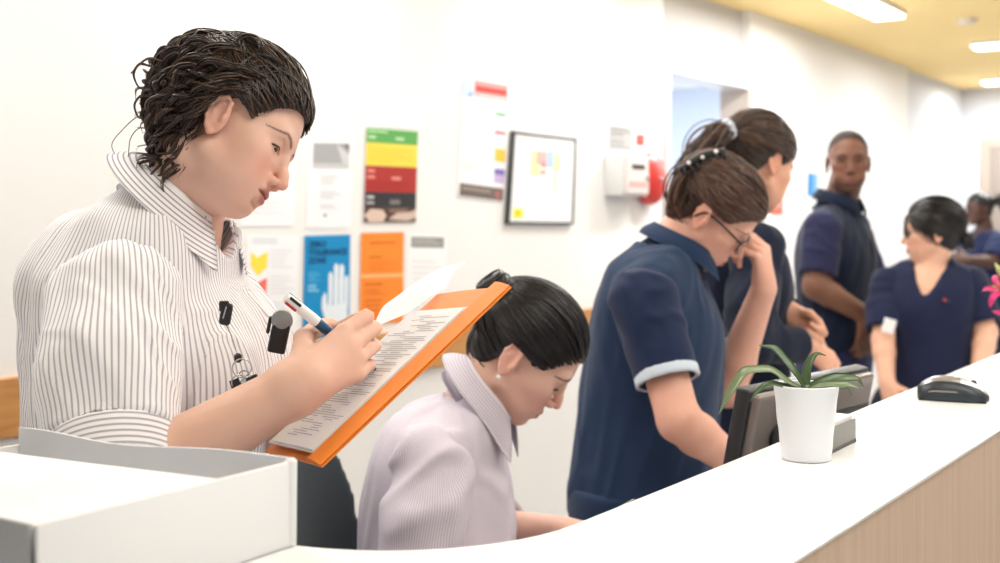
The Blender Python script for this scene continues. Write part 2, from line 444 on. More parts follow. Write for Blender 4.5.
# ------------------------------------------------------------------ people
def Rpose(yaw, pitch, roll=0):
    """columns left, forward, up. yaw turns from +X towards +Y; pitch nods down; roll leans the top to the person's left"""
    y, p, r = map(math.radians, (yaw, pitch, roll))
    Fw = V(math.cos(y), math.sin(y), 0); L = V(-math.sin(y), math.cos(y), 0); U = V(0, 0, 1.)
    F2 = Fw*math.cos(p)-U*math.sin(p); U2 = Fw*math.sin(p)+U*math.cos(p)
    return np.stack([L*math.cos(r)-U2*math.sin(r), F2, U2*math.cos(r)+L*math.sin(r)], 1)
class Head:
    def __init__(s, R, o, sc=1.0, hz=.085, jaw=1.0, fz=1.0, chin=0., eye_open=.25, ear=True, lipw=1.0, male=False, nose=1.0, eary=0., smile=0.):
        s.smile = smile
        s.eary = eary
        s.R, s.o, s.s = R, np.asarray(o, float), sc; s.hz = hz; s.jaw = jaw; s.fz = fz; s.chin = chin; s.eo = eye_open; s.male = male; s.nose = nose; s.lipw = lipw
    def w(s, p): return (np.asarray(p, float)*s.s)@s.R.T+s.o
    def loc(s, Q): return ((Q-s.o)@s.R)/s.s
    def sculpt(s, S):
        S.frame(s.R, s.o, s.s); j = s.jaw; fz = s.fz
        S.ell((0, -.006, .13-s.hz), (.073, .098, s.hz), k=.01)                       # skull
        S.ell((0, .036, .008), (.062, .056, .078), k=.02)                            # face block
        S.ell((0, .040, -.030*fz), (.055*j, .046, .066*fz), k=.02)                    # lower face
        for x in (-1, 1):
            S.cone((x*.052*j, .008, -.044*fz), (x*.020*j, .070+s.chin, -.082*fz), .014, .014, k=.022)  # jaw line
            S.ell((x*.043, .060, -.006), (.020, .022, .018), k=.022)                 # cheekbone
            S.ell((x*.034*j, .064, -.046*fz), (.020, .020, .026), k=.022)            # cheek
        S.ell((0, .077+s.chin, -.084*fz), (.019*j, .014, .0135), k=.016)             # chin
        S.cone((-.036, .080, .034), (.036, .080, .034), .0105, k=.018)               # brow
        S.ell((0, .078, -.052*fz), (.030, .020, .026), k=.015)                       # muzzle
        for x in (-1, 1): S.ell((x*.033, .101, .013), (.0175, .0145, .0125), k=.012, op='s')  # sockets
        n = s.nose
        S.chain([(0, .087, .030), (0, .094, .012), (0, .105*n, -.008), (0, .1105*n, -.0195)], [.0060, .0062, .0068, .0086], k=.008)
        for x in (-1, 1):
            S.ell((x*.0118, .098, -.0245), (.0068, .0095, .0068), k=.006)
            S.ell((x*.0065, .1035, -.0335), (.0036, .0055, .0045), k=.003, op='s')
        # eyes: lids as a shell, opened by a slit
        for x in (-1, 1):
            S.ell((x*.0315, .0745, .015), .0142, k=.005)
            if s.eo > 0: S.ell((x*.0325, .0885, .0125-.003*(1-s.eo)), (.0125, .008, .0060*s.eo), k=.0015, op='s')
        # lips
        m = -.0545*fz; l = s.lipw
        S.ell((0, .0925, m+.0048), (.021*l, .0095, .0058), k=.006)
        S.ell((0, .0915, m-.0060), (.019*l, .0095, .0068), k=.006)
        S.ell((0, .101, m-.0004), (.0225*l, .011, .0013), k=.003, op='s')
        if s.smile:
            for x in (-1, 1): S.cone((x*.010, .1005, m-.0002), (x*.029, .088, m+s.smile), .0017, .0014, k=.003, op='s'); S.ell((x*.040, .068, m+.014), (.014, .016, .016), k=.014)
        S.ell((0, .094, m-.0165), (.016, .0065, .004), k=.008, op='s')
        for x in (-1, 1):                                                            # ears
            rot = Rax((0, 0, 1), -x*16)@Rax((1, 0, 0), 10)
            c = V(x*.0735, -.010+s.eary, .002)
            S.ell(c, (.0055, .0165, .029), k=.006, rot=rot)
            e = lambda y, z, o=0: c+rot@V(x*(.004+o), y, z)
            S.ell(e(.003, .001, .0052), (.0070, .0095, .0170), k=.0025, op='s', rot=rot)
            S.chain([e(.012, .006), e(.013, .020), e(.004, .029), e(-.009, .027), e(-.0155, .013), e(-.015, -.003), e(-.009, -.017), e(-.001, -.027)],
                    [.0025, .003, .0032, .0034, .0034, .0032, .0034, .0048], k=.003)
            S.chain([e(-.004, .018, -.001), e(-.0085, .006, -.001), e(-.006, -.010, -.001)], [.0022, .0028, .0028], k=.004)
            S.ell(e(.0115, -.004, .001), (.003, .004, .006), k=.004, rot=rot)
        S.frame()
    def colours(s, v, base, lip, brow=None, stubble=None, blush=None, browdy=0., browt=.0042):
        q = s.loc(v); col = np.tile(lin(base), (len(v), 1)); on = (np.abs(q) < .16).all(1) & (q[:, 1] < .122)
        x = np.abs(q[:, 0]); y = q[:, 1]; z = q[:, 2]; m = -.0545*s.fz
        def mixin(w, c):
            w = np.clip(w, 0, 1)[:, None]; col[:] = col*(1-w)+lin(c)*w
        bl = blush if blush is not None else np.minimum(255, np.array(base)*[1.0, .84, .84])
        mixin(on*(y > .02)*.55*np.exp(-((x-.042)/.020)**2-((z+.022)/.020)**2), bl)
        mixin(on*(y > .09)*.45*np.exp(-(x/.014)**2-((z+.020)/.012)**2), bl)
        mixin(on*(x > .0745)*(np.abs(y+.01-s.eary) < .026)*(np.abs(z) < .036)*.4, bl)
        if stubble is not None: mixin(on*(y > .01)*.6*np.clip((-.046-z)/.022, 0, 1)*np.clip((z+.14)/.02, 0, 1), stubble)
        zs = z-s.smile*(x/.027)**2
        lw = 1-np.sqrt((x/(.0235*s.lipw))**2+((zs-m)/.0125)**2)
        mixin(on*(y > .078)*np.clip(lw*4, 0, 1)*.9, lip)
        sl = np.exp(-((zs-m+.0004)/.0016)**2)*(x < .024*s.lipw)
        mixin(on*(y > .078)*sl*.7, np.array(lip)*.55)
        if brow is not None:
            zc = np.interp(x, [.010, .028, .042, .055], [.031, .037, .037, .030])+browdy
            th = np.interp(x, [.008, .014, .035, .055, .057], [.3, 1, 1, .35, 0])*browt
            mixin(on*(y > .045)*(y < .0965)*np.clip(1.5-np.abs(z-zc)/np.maximum(th, 1e-5), 0, 1)*(x > .009)*.85, brow)
        # lash line
        ang = np.abs(x-.0325); zc = .0125-.003*(1-s.eo)
        ed = np.abs(((x-.0325)/.0135)**2+((z-zc)/(.0035+.0055*s.eo))**2-1)
        mixin(on*(y > .06)*(z > zc-.001)*np.clip(1-ed*1.8, 0, 1)*.75, (70, 48, 42))
        mixin(on*(y > .055)*.28*np.exp(-((x-.033)/.016)**2-((z-.012)/.011)**2), np.array(base)*[.80, .66, .64])
        return col
    def eyes(s, parent, iris, look=(0, 1, -.5)):
        d = nrm(look)
        for x in (-1, 1):
            c = V(x*.0315, .0745, .015); b = MB(); n, k = 20, 28; vs = []; fs = []; mi = []
            up = nrm(np.cross(d, V(1, 0, 0))); sx = np.cross(up, d)
            for i in range(n+1):
                th = math.pi*i/n
                for j in range(k):
                    a = 2*math.pi*j/k; vs.append(s.w(c+.0134*(math.cos(th)*d+math.sin(th)*(math.cos(a)*sx+math.sin(a)*up))))
            for i in range(n):
                for j in range(k):
                    fs.append([i*k+j, (i+1)*k+j, (i+1)*k+(j+1) % k, i*k+(j+1) % k]); mi.append(2 if i < 1 else 1 if i < 4 else 0)
            b.v = [np.array(vs)]; b.f = fs; b.m = mi
            b.build('eye', [M['eyewhite'], iris, M['pupil']], parent, smooth=True)
def Rax(ax, deg):
    a = nrm(ax); t = math.radians(deg); K = np.array([[0, -a[2], a[1]], [a[2], 0, -a[0]], [-a[1], a[0], 0]])
    return np.eye(3)+math.sin(t)*K+(1-math.cos(t))*K@K
def hand(S, w, f, l, curls=None, thumb=None, s=.93, right=True, splay=0., wr=.026):
    """wrist w, finger direction f, thumb-side direction l; the back of the hand is n"""
    f = nrm(f); l = nrm(np.asarray(l)-f*(np.asarray(l)@f)); n = np.cross(f, l) if right else np.cross(l, f)
    w = np.asarray(w, float); T = lambda a, b, c: w+s*(a*f+b*l+c*n)
    curls = curls or [(20, 25, 15)]*4
    lat = [.027, .008, -.011, -.028]; fwd = [.086, .090, .085, .076]
    segs = [(.042, .025, .021), (.046, .029, .022), (.042, .027, .022), (.033, .020, .019)]
    S.frame()
    S.cone(w, T(.03, 0, 0), wr, .026*s, k=.015, flat=n, ff=.75)
    S.cone(T(.028, .013, 0), T(.075, .018, .001), .0165*s, .0125*s, k=.014)
    S.cone(T(.028, -.012, 0), T(.070, -.018, 0), .0160*s, .0125*s, k=.014)
    S.cone(T(.02, 0, .002), T(.08, 0, .002), .019*s, .0115*s, k=.014)
    tips = []
    for i in range(4):
        p = T(fwd[i], lat[i], 0); a = 0; rr = [.0100, .0102, .0098, .0086][i]*s
        S.cone(T(.035, lat[i]*.55, 0), p, .0135*s, rr*1.06, k=.006)
        sd = math.radians(splay*(1.5-i))
        for j in range(3):
            a += math.radians(curls[i][j]); d = math.cos(a)*(math.cos(sd)*f+math.sin(sd)*l)-math.sin(a)*n
            q = p+segs[i][j]*s*d; r1 = rr*[.95, .86, .74][j]
            S.cone(p, q, rr*[1.0, .93, .85][j], r1, k=.0022); p = q
        tips.append(p)
    th = thumb or [(.6, .75, -.3), (.85, .35, -.35), (.95, .0, -.3)]
    p = T(.018, .018, -.006); rr = [.0150, .0118, .0105, .0085]
    for j, (L, d) in enumerate(zip((.044, .032, .026), th)):
        d = nrm(d); q = p+s*L*(d[0]*f+d[1]*l+d[2]*n); S.cone(p, q, rr[j]*s, rr[j+1]*s, k=.010 if j == 0 else .004); p = q
    tips.append(p)
    return tips
def arm(S, sh, el, wr, r=(.050, .040, .036, .025), k=.02):
    S.frame(); sh, el, wr = (np.asarray(a, float) for a in (sh, el, wr))
    S.cone(sh, el, r[0], r[1], k=k)
    m = el+(wr-el)*.28
    S.cone(el, m, r[1], r[2]*1.06, k=.012); S.cone(m, wr, r[2]*1.06, r[3], k=.012)
def legs(S, pel, L, foot, spread=.09, r=(.085, .055, .038), knees=None, toe=None):
    """hips to feet; foot = (left xy, right xy)"""
    for i, sd in enumerate((1, -1)):
        hip = pel+L*sd*spread; an = V(foot[i][0], foot[i][1], .085)
        kn = (hip+an)/2+V(0, 0, .02) if knees is None else knees[i]
        S.cone(hip, kn, r[0], r[1], k=.03); S.cone(kn, an, r[1], r[2], k=.02)
        t = toe if toe is not None else V(1, 0, 0)
        S.cone(an-V(0, 0, .045), an-V(0, 0, .055)+t*.13, .036, .026, k=.02)
def collar(name, parent, C, Rr, a, b, m, stand=.035, leaf=.050, tip=.066, gap=.35, thick=.0022, nu=48, flare=.016, tipout=.02, drop=0., lift=.0):
    """turned-down shirt collar round the neck. Rr columns left, forward(front-down), up"""
    G = []; st = []
    L, Fw, U = Rr[:, 0], Rr[:, 1], Rr[:, 2]
    us = np.linspace(gap, 2*math.pi-gap, nu)
    for u in us:
        rad = L*math.sin(u)*b+Fw*math.cos(u)*a; out = nrm(L*math.sin(u)*a+Fw*math.cos(u)*b)
        fr = max(0, math.cos(u))**3; lf = leaf+(tip-leaf)*fr; bk = max(0, -math.cos(u))
        base = C+rad-U*drop*fr; top = base+U*(stand+lift*bk)+out*.003; row = [(base-U*.024+out*.016, -.03)]
        for t in np.linspace(0, 1, 5): row.append((base+(top-base)*t, -.02*(1-t)))
        for t in np.linspace(0, math.pi, 5)[1:]: row.append((top+out*.004*(1-math.cos(t))+U*.004*math.sin(t), 0))
        e0 = row[-1][0]; dn = nrm(-U*1.0+out*(flare/leaf*1.6)+Fw*fr*tipout/leaf)
        for t in np.linspace(0, 1, 9)[1:]: row.append((e0+dn*lf*t+out*.006*math.sin(t*math.pi)*.6, lf*t))
        G.append([p for p, _ in row]); st.append([s_ for _, s_ in row])
    mb = MB(); mb.grid(np.array(G), thick=thick)
    sta = np.array(st).ravel(); o = mb.build(name, m, parent, smooth=True, st=np.r_[sta, sta])
    return o

# hair helpers: points on the skull ellipsoid of a head
class Scalp:
    def __init__(s, H, off=.009, line=None):
        s.H = H; s.c = V(0, -.008, .13-H.hz+.001); s.r = V(.073+off*.8, .098+off, H.hz+off)
        s.line = line or ([-.11, -.085, -.045, -.022, -.012, .012, .030, .050, .068, .082, .098], [-.075, -.075, -.055, -.020, .020, .022, .032, .045, .062, .074, .080])
    def hz(s, y): return np.interp(y, *s.line)
    nape = ((0, -.040, -.012), (.055, .047, .052))
    def cap(s, name, m, parent, step=.004, extra=None, xr=.0):
        S = SDF(); H = s.H; S.frame(H.R, H.o, H.s)
        S.ell(s.c, s.r, k=.01)
        S.ell(s.nape[0], s.nape[1], k=.010)
        if extra: extra(S)
        def cut(Q):
            q = H.loc(Q); return (s.hz(q[:, 1])+.005-q[:, 2])*.75*H.s
        S.func(cut, 'x', .006)
        S.frame()
        c = H.w((0, -.02, .03)); rr = .17*H.s
        v, f = S.mesh(*(np.arange(c[i]-rr, c[i]+rr, step) for i in range(3)))
        return mesh_obj(name, v, f, m, parent, attrs={'st': ('FLOAT', np.full(len(v), .12))})
    def unit(s, p): q = (np.asarray(p, float)-s.c)/s.r; return q/np.linalg.norm(q, axis=-1, keepdims=True)
    def at(s, u, off=0.): return s.c+u*(s.r+np.asarray(off)[..., None] if np.ndim(off) else s.r+off)
    def sample(s, n, front=None):
        """random points of the scalp above the hair line (local)"""
        out = []
        while len(out) < n:
            u = nrm(rng.normal(size=3)); p = s.c+u*s.r
            if p[2] > s.hz(p[1])+.002: out.append(p)
        return np.array(out)
    def hairline(s, n):
        ys = rng.uniform(-.075, .095, n); z = s.hz(ys)+rng.uniform(-.003, .006, n)
        k = 1-((ys-s.c[1])/s.r[1])**2-((z-s.c[2])/s.r[2])**2
        x = s.r[0]*np.sqrt(np.maximum(k, 0))*rng.choice([-1, 1], n)
        return np.stack([x, ys, z], 1)
    def sweep(s, starts, end, M=18, bulge=.004, jit=.006, droop=None, wave=0.):
        """strands that lie on the head from starts to a gathered end point"""
        a = s.unit(starts); e = s.unit(np.asarray(end)+rng.normal(size=starts.shape)*jit)
        cs = np.clip((a*e).sum(1), -.999, .999); w = np.arccos(cs)[:, None]; out = []
        ph = rng.uniform(0, 6.28, len(a))
        for t in np.linspace(0, 1, M):
            u = (np.sin((1-t)*w)*a+np.sin(t*w)*e)/np.sin(w)
            off = bulge*math.sin(math.pi*t)*(1+.4*np.sin(ph))+.0015+wave*np.sin(ph+t*14)
            p = s.c+u*(s.r+off[:, None]); q = (p-np.array(s.nape[0]))/np.array(s.nape[1]); kq = np.linalg.norm(q, axis=1)[:, None]; p = np.where(kq < 1.10, np.array(s.nape[0])+q/kq*np.array(s.nape[1])*1.10, p); out.append(p)
        Pth = np.stack(out, 1)
        return s.H.w(Pth.reshape(-1, 3)).reshape(Pth.shape)
# ------------------------------------------------------------------ setting
A_ = math.hypot(830, 1200)
D = V(830/A_, 1200/A_, 0); NN = V(1200/A_, -830/A_, 0); UP = V(0, 0, 1.)
def W(s, n, z): return D*s+NN*n+UP*z
N0 = -2.481; CEIL = 2.49
def onwall(px, py, out=0.0, n0=N0):
    k = (px-500)/FPX; Y = (n0+out)/(k*NN[0]+NN[1]); return P(px, py, Y)
M = {}
M['wall'] = mat('wall_paint', (236, 234, 233), .8, spec=.2)
M['wall_shaded'] = mat('shaded_wall_paint', (205, 201, 199), .8, spec=.2)  # wall white greyed to carry the shade of the recess over the door
M['wall_far'] = mat('cool_wall_paint', (212, 213, 218), .8, spec=.2)
M['ceiling'] = mat('yellow_ceiling_paint', (254, 226, 162), .85, spec=.1)
M['floor'] = mat('vinyl_floor', (176, 172, 168), .4, var=(3, .05))
M['oak'] = wood_mat('oak_rail', (176, 120, 66), (205, 152, 92), (1.2, 1.2, 9), .45)
M['white'] = mat('white_paint', (244, 244, 244), .5)
M['steel'] = mat('frame_metal', (205, 203, 202), .35, .3)
M['taupe'] = mat('door_jamb_paint', (176, 160, 146), .5)
M['doorblue'] = mat('door_panel', (206, 214, 226), .5)
M['black'] = mat('black_plastic', (22, 23, 26), .38)
M['eyewhite'] = mat('eye_white', (225, 218, 212), .2)
M['pupil'] = mat('pupil', (12, 10, 10), .1)
M['iris_brown'] = mat('iris_brown', (74, 48, 32), .15)
def bx(s0, s1, n0, n1, z0, z1): return W((s0+s1)/2, (n0+n1)/2, (z0+z1)/2), V(abs(s1-s0)/2, abs(n1-n0)/2, abs(z1-z0)/2)
RW = np.stack([D, NN, UP], 1)
def wallbox(name, m, *a, r=0.):
    mb = MB(); c, h = bx(*a)
    mb.bbox(c, h, RW, r=r) if r else mb.box(c, h, RW)
    return struct(mb.build(name, m))
S1, S2, S3, S4 = 4.885, 5.87, 8.71, 10.42
wallbox('wall_left', M['wall'], -1.6, S1, N0-.15, N0, 0, CEIL)
wallbox('wall_corridor', M['wall'], S2, S3, N0-.15, N0, 0, CEIL)
wallbox('wall_corridor_end', M['wall_far'], S3, S4, N0-.19, N0-.04, 0, CEIL)
wallbox('wall_header', M['wall_shaded'], S1, S2, N0-.17, N0-.05, 2.13, CEIL)
wallbox('wall_back', M['wall_far'], S4, S4+.15, N0-.19, 4.2, 0, CEIL)
wallbox('floor', M['floor'], -1.6, S4+.15, N0-.19, 4.2, -.05, 0)
wallbox('ceiling', M['ceiling'], -1.6, S4+.15, N0-.19, 4.2, CEIL, CEIL+.06)
# timber chair rail along the wall
wallbox('trim_1', M['oak'], -1.6, S1-.05, N0, N0+.018, .905, 1.042, r=.004)
wallbox('baseboard_left', M['white'], -1.6, S1-.05, N0, N0+.012, 0, .10)
wallbox('baseboard_corridor', M['white'], S2, S3, N0, N0+.012, 0, .10)
# doorway with a steel frame in the wall
fr = MB()
for a in ((S1-.005, S1+.05, N0-.15, N0+.015, 0, 2.17), (S1+.05, S2-.0, N0-.15, N0+.012, 2.075, 2.17)):
    c, h = bx(*a); fr.bbox(c, h, RW, r=.004)
struct(fr.build('door_1_frame', M['steel']))
wallbox('trim_2', M['taupe'], S2-.035, S2+.001, N0-.15, N0+.012, 0, 2.075)
# the room seen through the open doorway, its door leaf folded back inside
M['roomblue'] = mat('pale_blue_room_paint', (206, 214, 226), .8, spec=.2)
wallbox('wall_side_room', M['roomblue'], S1-.8, S2+3.2, N0-2.6, N0-2.5, 0, CEIL)
wallbox('wall_side_room_end', M['roomblue'], S2+3.2, S2+3.3, N0-2.6, N0-.2, 0, CEIL)
wallbox('wall_side_room_near', M['roomblue'], S1-.9, S1-.8, N0-2.6, N0-.16, 0, CEIL)
wallbox('floor_side_room', M['floor'], S1-.9, S2+3.3, N0-2.6, N0-.19, -.05, 0)
wallbox('ceiling_side_room', M['white'], S1-.9, S2+3.3, N0-2.6, N0-.19, CEIL, CEIL+.06)
dl = MB(); c, h = bx(S1+.012, S1+.05, N0-1.05, N0-.16, .01, 2.07); dl.bbox(c, h, RW, r=.003)
door = struct(dl.build('door_1', M['doorblue']))
hd = MB(); hp = W(S1+.05, N0-.98, 1.02)
hd.lathe(hp-D*.002, D, [(0, .026), (.010, .026), (.012, .012), (.045, .010)]); hd.tube([hp+D*.035, hp+D*.035+NN*.12], .009)
autosmooth(hd.build('door_handle', M['steel'], door))
# far door on the end wall
fd = MB()
pz = lambda px, py: None
kx = lambda px: ((px-500)/FPX)
def onend(px):
    k = kx(px); t = S4/(k*D[0]+D[1]); p = V(k*t, t, 0); return p@NN
nA = onend(981)
for a in ((S4-.02, S4+.0, nA, nA+.07, 0, 2.07), (S4-.02, S4+.0, nA+.07, nA+1.0, 2.0, 2.07), (S4-.02, S4, nA+1.0, nA+1.07, 0, 2.07)):
    c, h = bx(*a); fd.box(c, h, RW)
struct(fd.build('door_2_frame', M['taupe']))
wallbox('door_2', mat('far_door_leaf', (150, 138, 128), .5), S4-.012, S4-.001, nA+.07, nA+1.0, 0, 2.0)

# ------------------------------------------------------------------ light
w = bpy.data.worlds.new('World'); scene.world = w; w.use_nodes = True
w.node_tree.nodes['Background'].inputs['Color'].default_value = (.935, .965, 1.0, 1)
w.node_tree.nodes['Background'].inputs['Strength'].default_value = WORLD
M['lamp'] = emit_mat('lamp_diffuser', (255, 252, 246), 6)
def ceiling_light(p, axis, L, Wd, label, power, group=None):
    side = np.cross(UP, axis); R = np.stack([axis, side, UP], 1)
    t = thing('ceiling_light', (p[0], p[1], CEIL-.03), label, 'ceiling light', group)
    mb = MB(); mb.bbox(V(p[0], p[1], CEIL-.012), (L/2, Wd/2, .012), R, r=.006); mb.build('housing', M['white'], t)
    mb = MB(); mb.bbox(V(p[0], p[1], CEIL-.030), (L/2-.006, Wd/2-.006, .009), R, r=.008); mb.build('diffuser', M['lamp'], t, smooth=True)
    if power:
        l = bpy.data.lights.new('lamp', 'AREA'); l.shape = 'RECTANGLE'; l.size = L; l.size_y = Wd; l.energy = power; l.color = (.93, .965, 1.0)
        o = bpy.data.objects.new('lamp', l); COL.objects.link(o); o.parent = t
        o.matrix_local = Matrix.Translation((0, 0, -.02)) @ Matrix(R.tolist()).to_4x4()
    return t
def at_ceil(px, py): Y = FPX*(CEIL-.04-CAM_H)/(HOR-py); return P(px, py, Y)
e1 = at_ceil(890, 20)
ceiling_light(e1-D*.75, D, 1.5, .17, 'long white ceiling light running along the corridor, nearest the ponytailed woman', LAMP)
e2 = at_ceil(970, 50); ceiling_light(e2+NN*.62, NN, 1.2, .17, 'white ceiling light set across the corridor, between the long light and the farthest one', LAMP)
e3 = at_ceil(980, 85); ceiling_light(e3+NN*.62, NN, 1.2, .19, 'white ceiling light farthest down the corridor, above the far doorway', LAMP)
for i, (s_, n_) in enumerate(((1.0, -1.9), (2.4, -1.9), (1.0, .2), (2.4, .2), (3.9, -1.9), (3.9, .2), (5.4, .2))):  # extra fixtures out of view, added to light the desk area
    ceiling_light(W(s_, n_, 0), NN, 1.2, .6, 'square-edged ceiling panel light added out of view above the reception desk', LAMPDESK, 'panel lights above the reception')
ceiling_light(W(6.3, N0-1.3, 0), D, 1.2, .6, 'panel light in the room beyond the open doorway', 170)
sd = thing('smoke_detector', at_ceil(967, 26)+UP*.0, 'small round white detector on the yellow ceiling', 'detector')
mb = MB(); q = at_ceil(967, 26); mb.lathe((q[0], q[1], CEIL), -UP, [(0, .055), (.018, .055), (.03, .04), (.034, .0)], seg=24); autosmooth(mb.build('detector_body', mat('detector_plastic', (236, 226, 205), .5), sd))

# ------------------------------------------------------------------ counter
CT = 1.12
M['top'] = mat('white_solid_surface', (246, 246, 246), .22, spec=.5)
M['ply'] = wood_mat('pale_laminate', (212, 184, 161), (224, 198, 176), (14, 14, .5), .5)
NB, NF, SL, SF_ = -.571, -.362, .745, .44
def sn(s, n): p = D*s+NN*n; return (p[0], p[1])
back = [sn(s, NB) for s in (5.2, 4, 3, 2.2, 1.6, 1.2, .945)]
cc = (.945, NB-.20)                     # rounded inner corner
back += [sn(cc[0]-.20*math.sin(t), cc[1]+.20*math.cos(t)) for t in np.linspace(0, math.pi/2, 14)[1:]]
back += [sn(SL, n) for n in (-1.0, -1.3)]
front = [sn(SF_, -1.3), sn(SF_, -.6)]+[sn(SF_+.22-.22*math.cos(t), NF-.22+.22*math.sin(t)) for t in np.linspace(0, math.pi/2, 12)]+[sn(s, NF) for s in (1.2, 2.2, 5.2)]
ctr = thing('reception_counter', (*sn(1.2, -.45), 0), 'long white-topped reception counter with pale timber front and rounded corner', 'counter')
mb = MB(); mb.prism(back+front, CT-.003, CT); mb.build('countertop', M['top'], ctr)
def inset(path, dd):
    out = []
    Q = np.array(path)
    for i in range(len(Q)):
        t = Q[min(i+1, len(Q)-1)]-Q[max(i-1, 0)]; t /= np.linalg.norm(t); out.append(Q[i]+dd*V(-t[1], t[0]))
    return [tuple(p) for p in out]
fi = inset(front, .002); fi2 = inset(front, .020)
mb = MB(); mb.prism(fi+fi2[::-1], .08, CT-.003); mb.build('front_panel', M['ply'], ctr)
bi = inset(back, .004); bi2 = inset(back, .022)
mb = MB(); mb.prism(bi+bi2[::-1], .0, CT-.003); mb.build('back_panel', M['white'], ctr)
mb = MB(); fi = inset(front, .03); fi3 = inset(front, .05); mb.prism(fi+fi3[::-1], 0, .08); mb.build('plinth', M['black'], ctr)
# staff worktop behind the counter
dk = thing('staff_desk', (*sn(2.6, -.76), 0), 'white staff desk running along behind the raised counter', 'desk')
mb = MB(); c, h = bx(1.25, 3.85, -.93, NB-.03, .775, .80); mb.bbox(c, h, RW, r=.003); mb.build('desktop', M['white'], dk)
for s_ in (1.3, 2.9, 3.8):
    mb = MB(); c, h = bx(s_-.012, s_+.012, -.90, NB-.04, 0, .775); mb.box(c, h, RW); mb.build('side_panel', M['white'], dk)
# ------------------------------------------------------------------ woman writing
M['skin1'] = attr_mat('fair_skin', .5, .12)
M['hair_dark'] = hair_mat('dark_brown_hair', (24, 17, 15), (92, 66, 52), .36)
M['hair_black'] = hair_mat('black_hair', (13, 12, 14), (42, 36, 40), .33)
M['hair_brown'] = hair_mat('brown_hair', (58, 38, 32), (126, 92, 76), .42)
M['lash'] = mat('lashes', (28, 18, 16), .6)
def make_p1():
    root = thing('person', (-.42, 1.52, 0), 'standing woman with curly dark hair in a striped white shirt, writing on an orange folder', 'person')
    O = ORIGIN[root.name]
    F, L = nrm((.985, -.17, 0)), nrm((.17, .985, 0)); RT = np.stack([L, F, UP], 1)
    H = Head(Rpose(-7, 27, 24), (-.344, 1.484, 1.501), .875, hz=.076, jaw=1.04, fz=.87, eye_open=.30, eary=.016)
    nb = V(-.405, 1.510, 1.405)
    shR, elR, wrR = V(-.440, 1.350, 1.335), V(-.408, 1.258, 1.110), P(291, 390, 1.282)
    shL, elL = V(-.490, 1.690, 1.325), V(-.47, 1.72, 1.10)
    st = np.array([(-.62, 0, -.02, .17, .13), (-.50, 0, -.02, .195, .16), (-.30, 0, -.005, .165, .14), (-.16, 0, 0, .17, .140), (-.04, 0, .004, .180, .148),
                   (.04, 0, -.004, .182, .140), (.10, 0, -.020, .172, .120), (.15, 0, -.022, .135, .092), (.185, 0, -.010, .088, .072), (.205, 0, 0, .06, .055)])
    To = V(-.440, 1.520, 1.235)
    fu = V(.194, .13, .176); fw = V(-.093, .18, -.02); fn = nrm(np.cross(fu, fw)); N0_ = P(318, 462, 1.22)
    # left hand under and over the far edge of the folder
    wrL = N0_+fu*.30+fw*1.08-fn*.034
    S = SDF(); H.sculpt(S)
    S.cone(H.w((0, -.022, -.040)), nb, .047, .056, k=.014)
    S.ell(H.w((0, .036, -.076)), (.031, .034, .021), k=.018, rot=H.R)              # soft under the chin
    S.cone(nb-V(0, 0, .03), shR+V(0, .035, -.035), .036, .036, k=.03); S.cone(nb-V(0, 0, .03), shL+V(0, -.035, -.035), .036, .036, k=.03)
    S.loft(To, RT, st[:-1], k=.03, infl=-.014)
    arm(S, shR+V(.006, .034, -.050), elR, wrR, (.047, .044, .040, .0285)); arm(S, shL+V(0, -.03, -.045), elL, wrL, (.047, .044, .040, .027))
    S.cone(wrR, wrR+.02*nrm(wrR-elR), .0285, .027, k=.012)
    tR = hand(S, wrR+.008*nrm(wrR-elR), (.70, .55, .42), (-.33, .0, .945), [(14, 84, 40), (22, 86, 45), (28, 86, 45), (34, 86, 45)],
              [(.70, .55, -.55), (.95, .05, -.45), (.90, -.25, -.45)], s=.91, wr=.0275)
    hand(S, wrL, nrm(fu*.97+fw*.15), nrm(fw), [(-2, 8, 5)]*4, [(.5, .75, -.3), (.75, .3, -.5), (.85, -.3, -.2)], s=.9, right=False)
    legs(S, V(-.43, 1.53, .84), L, ((-.40, 1.62), (-.44, 1.43)), r=(.10, .065, .045), toe=F)
    xs = axis(-.68, .16, .009, [(-.42, -.20, .0018)]); ys = axis(1.16, 1.88, .009, [(1.27, 1.40, .0026), (1.39, 1.56, .0019)])
    zs = axis(-.005, 1.68, .010, [(1.19, 1.31, .0026), (1.40, 1.60, .0018)])
    v, f = S.mesh(xs, ys, zs)
    col = H.colours(v, (230, 186, 166), (182, 108, 104), (92, 64, 54), browdy=-.001, browt=.0027)
    body = mesh_obj('body', v, f, M['skin1'], root, attrs={'col': ('FLOAT_COLOR', np.c_[col, np.ones(len(v))])})
    H.eyes(root, M['iris_brown'], (0, .85, -.55))
    # lashes
    for x in (-1, 1):
        mb = MB(); pts = [H.w((x*(.0325+.0135*t), .0885-.006*t*t-(.002 if abs(t) > .9 else 0), .0115+.0035*(1-t*t))) for t in np.linspace(-1, 1, 11)]
        mb.tube(pts, .0011, seg=6); mb.build('eyelashes', M['lash'], root, smooth=True)
    # ---- hair
    sc = Scalp(H, .010, ([-.11, -.085, -.045, -.026, -.012, .010, .024, .045, .064, .080, .100], [-.060, -.066, -.060, -.040, .000, .034, .034, .026, .056, .074, .080]))
    cap = sc.cap('hair', M['hair_dark'], root, .0045)
    front = np.array([p for p in np.r_[sc.hairline(900), sc.sample(1500)] if p[1] > .0 and p[2] > .02])
    Pth = sc.sweep(front, (0, -.085, .085), M=20, bulge=.010, jit=.020, wave=.0022)
    Lc = H.loc(Pth.reshape(-1, 3)).reshape(Pth.shape)
    bad = ((np.abs(Lc[..., 0]) > .05) & (Lc[..., 1] < .026) & (Lc[..., 1] > -.016) & (Lc[..., 2] < .036)).any(1)
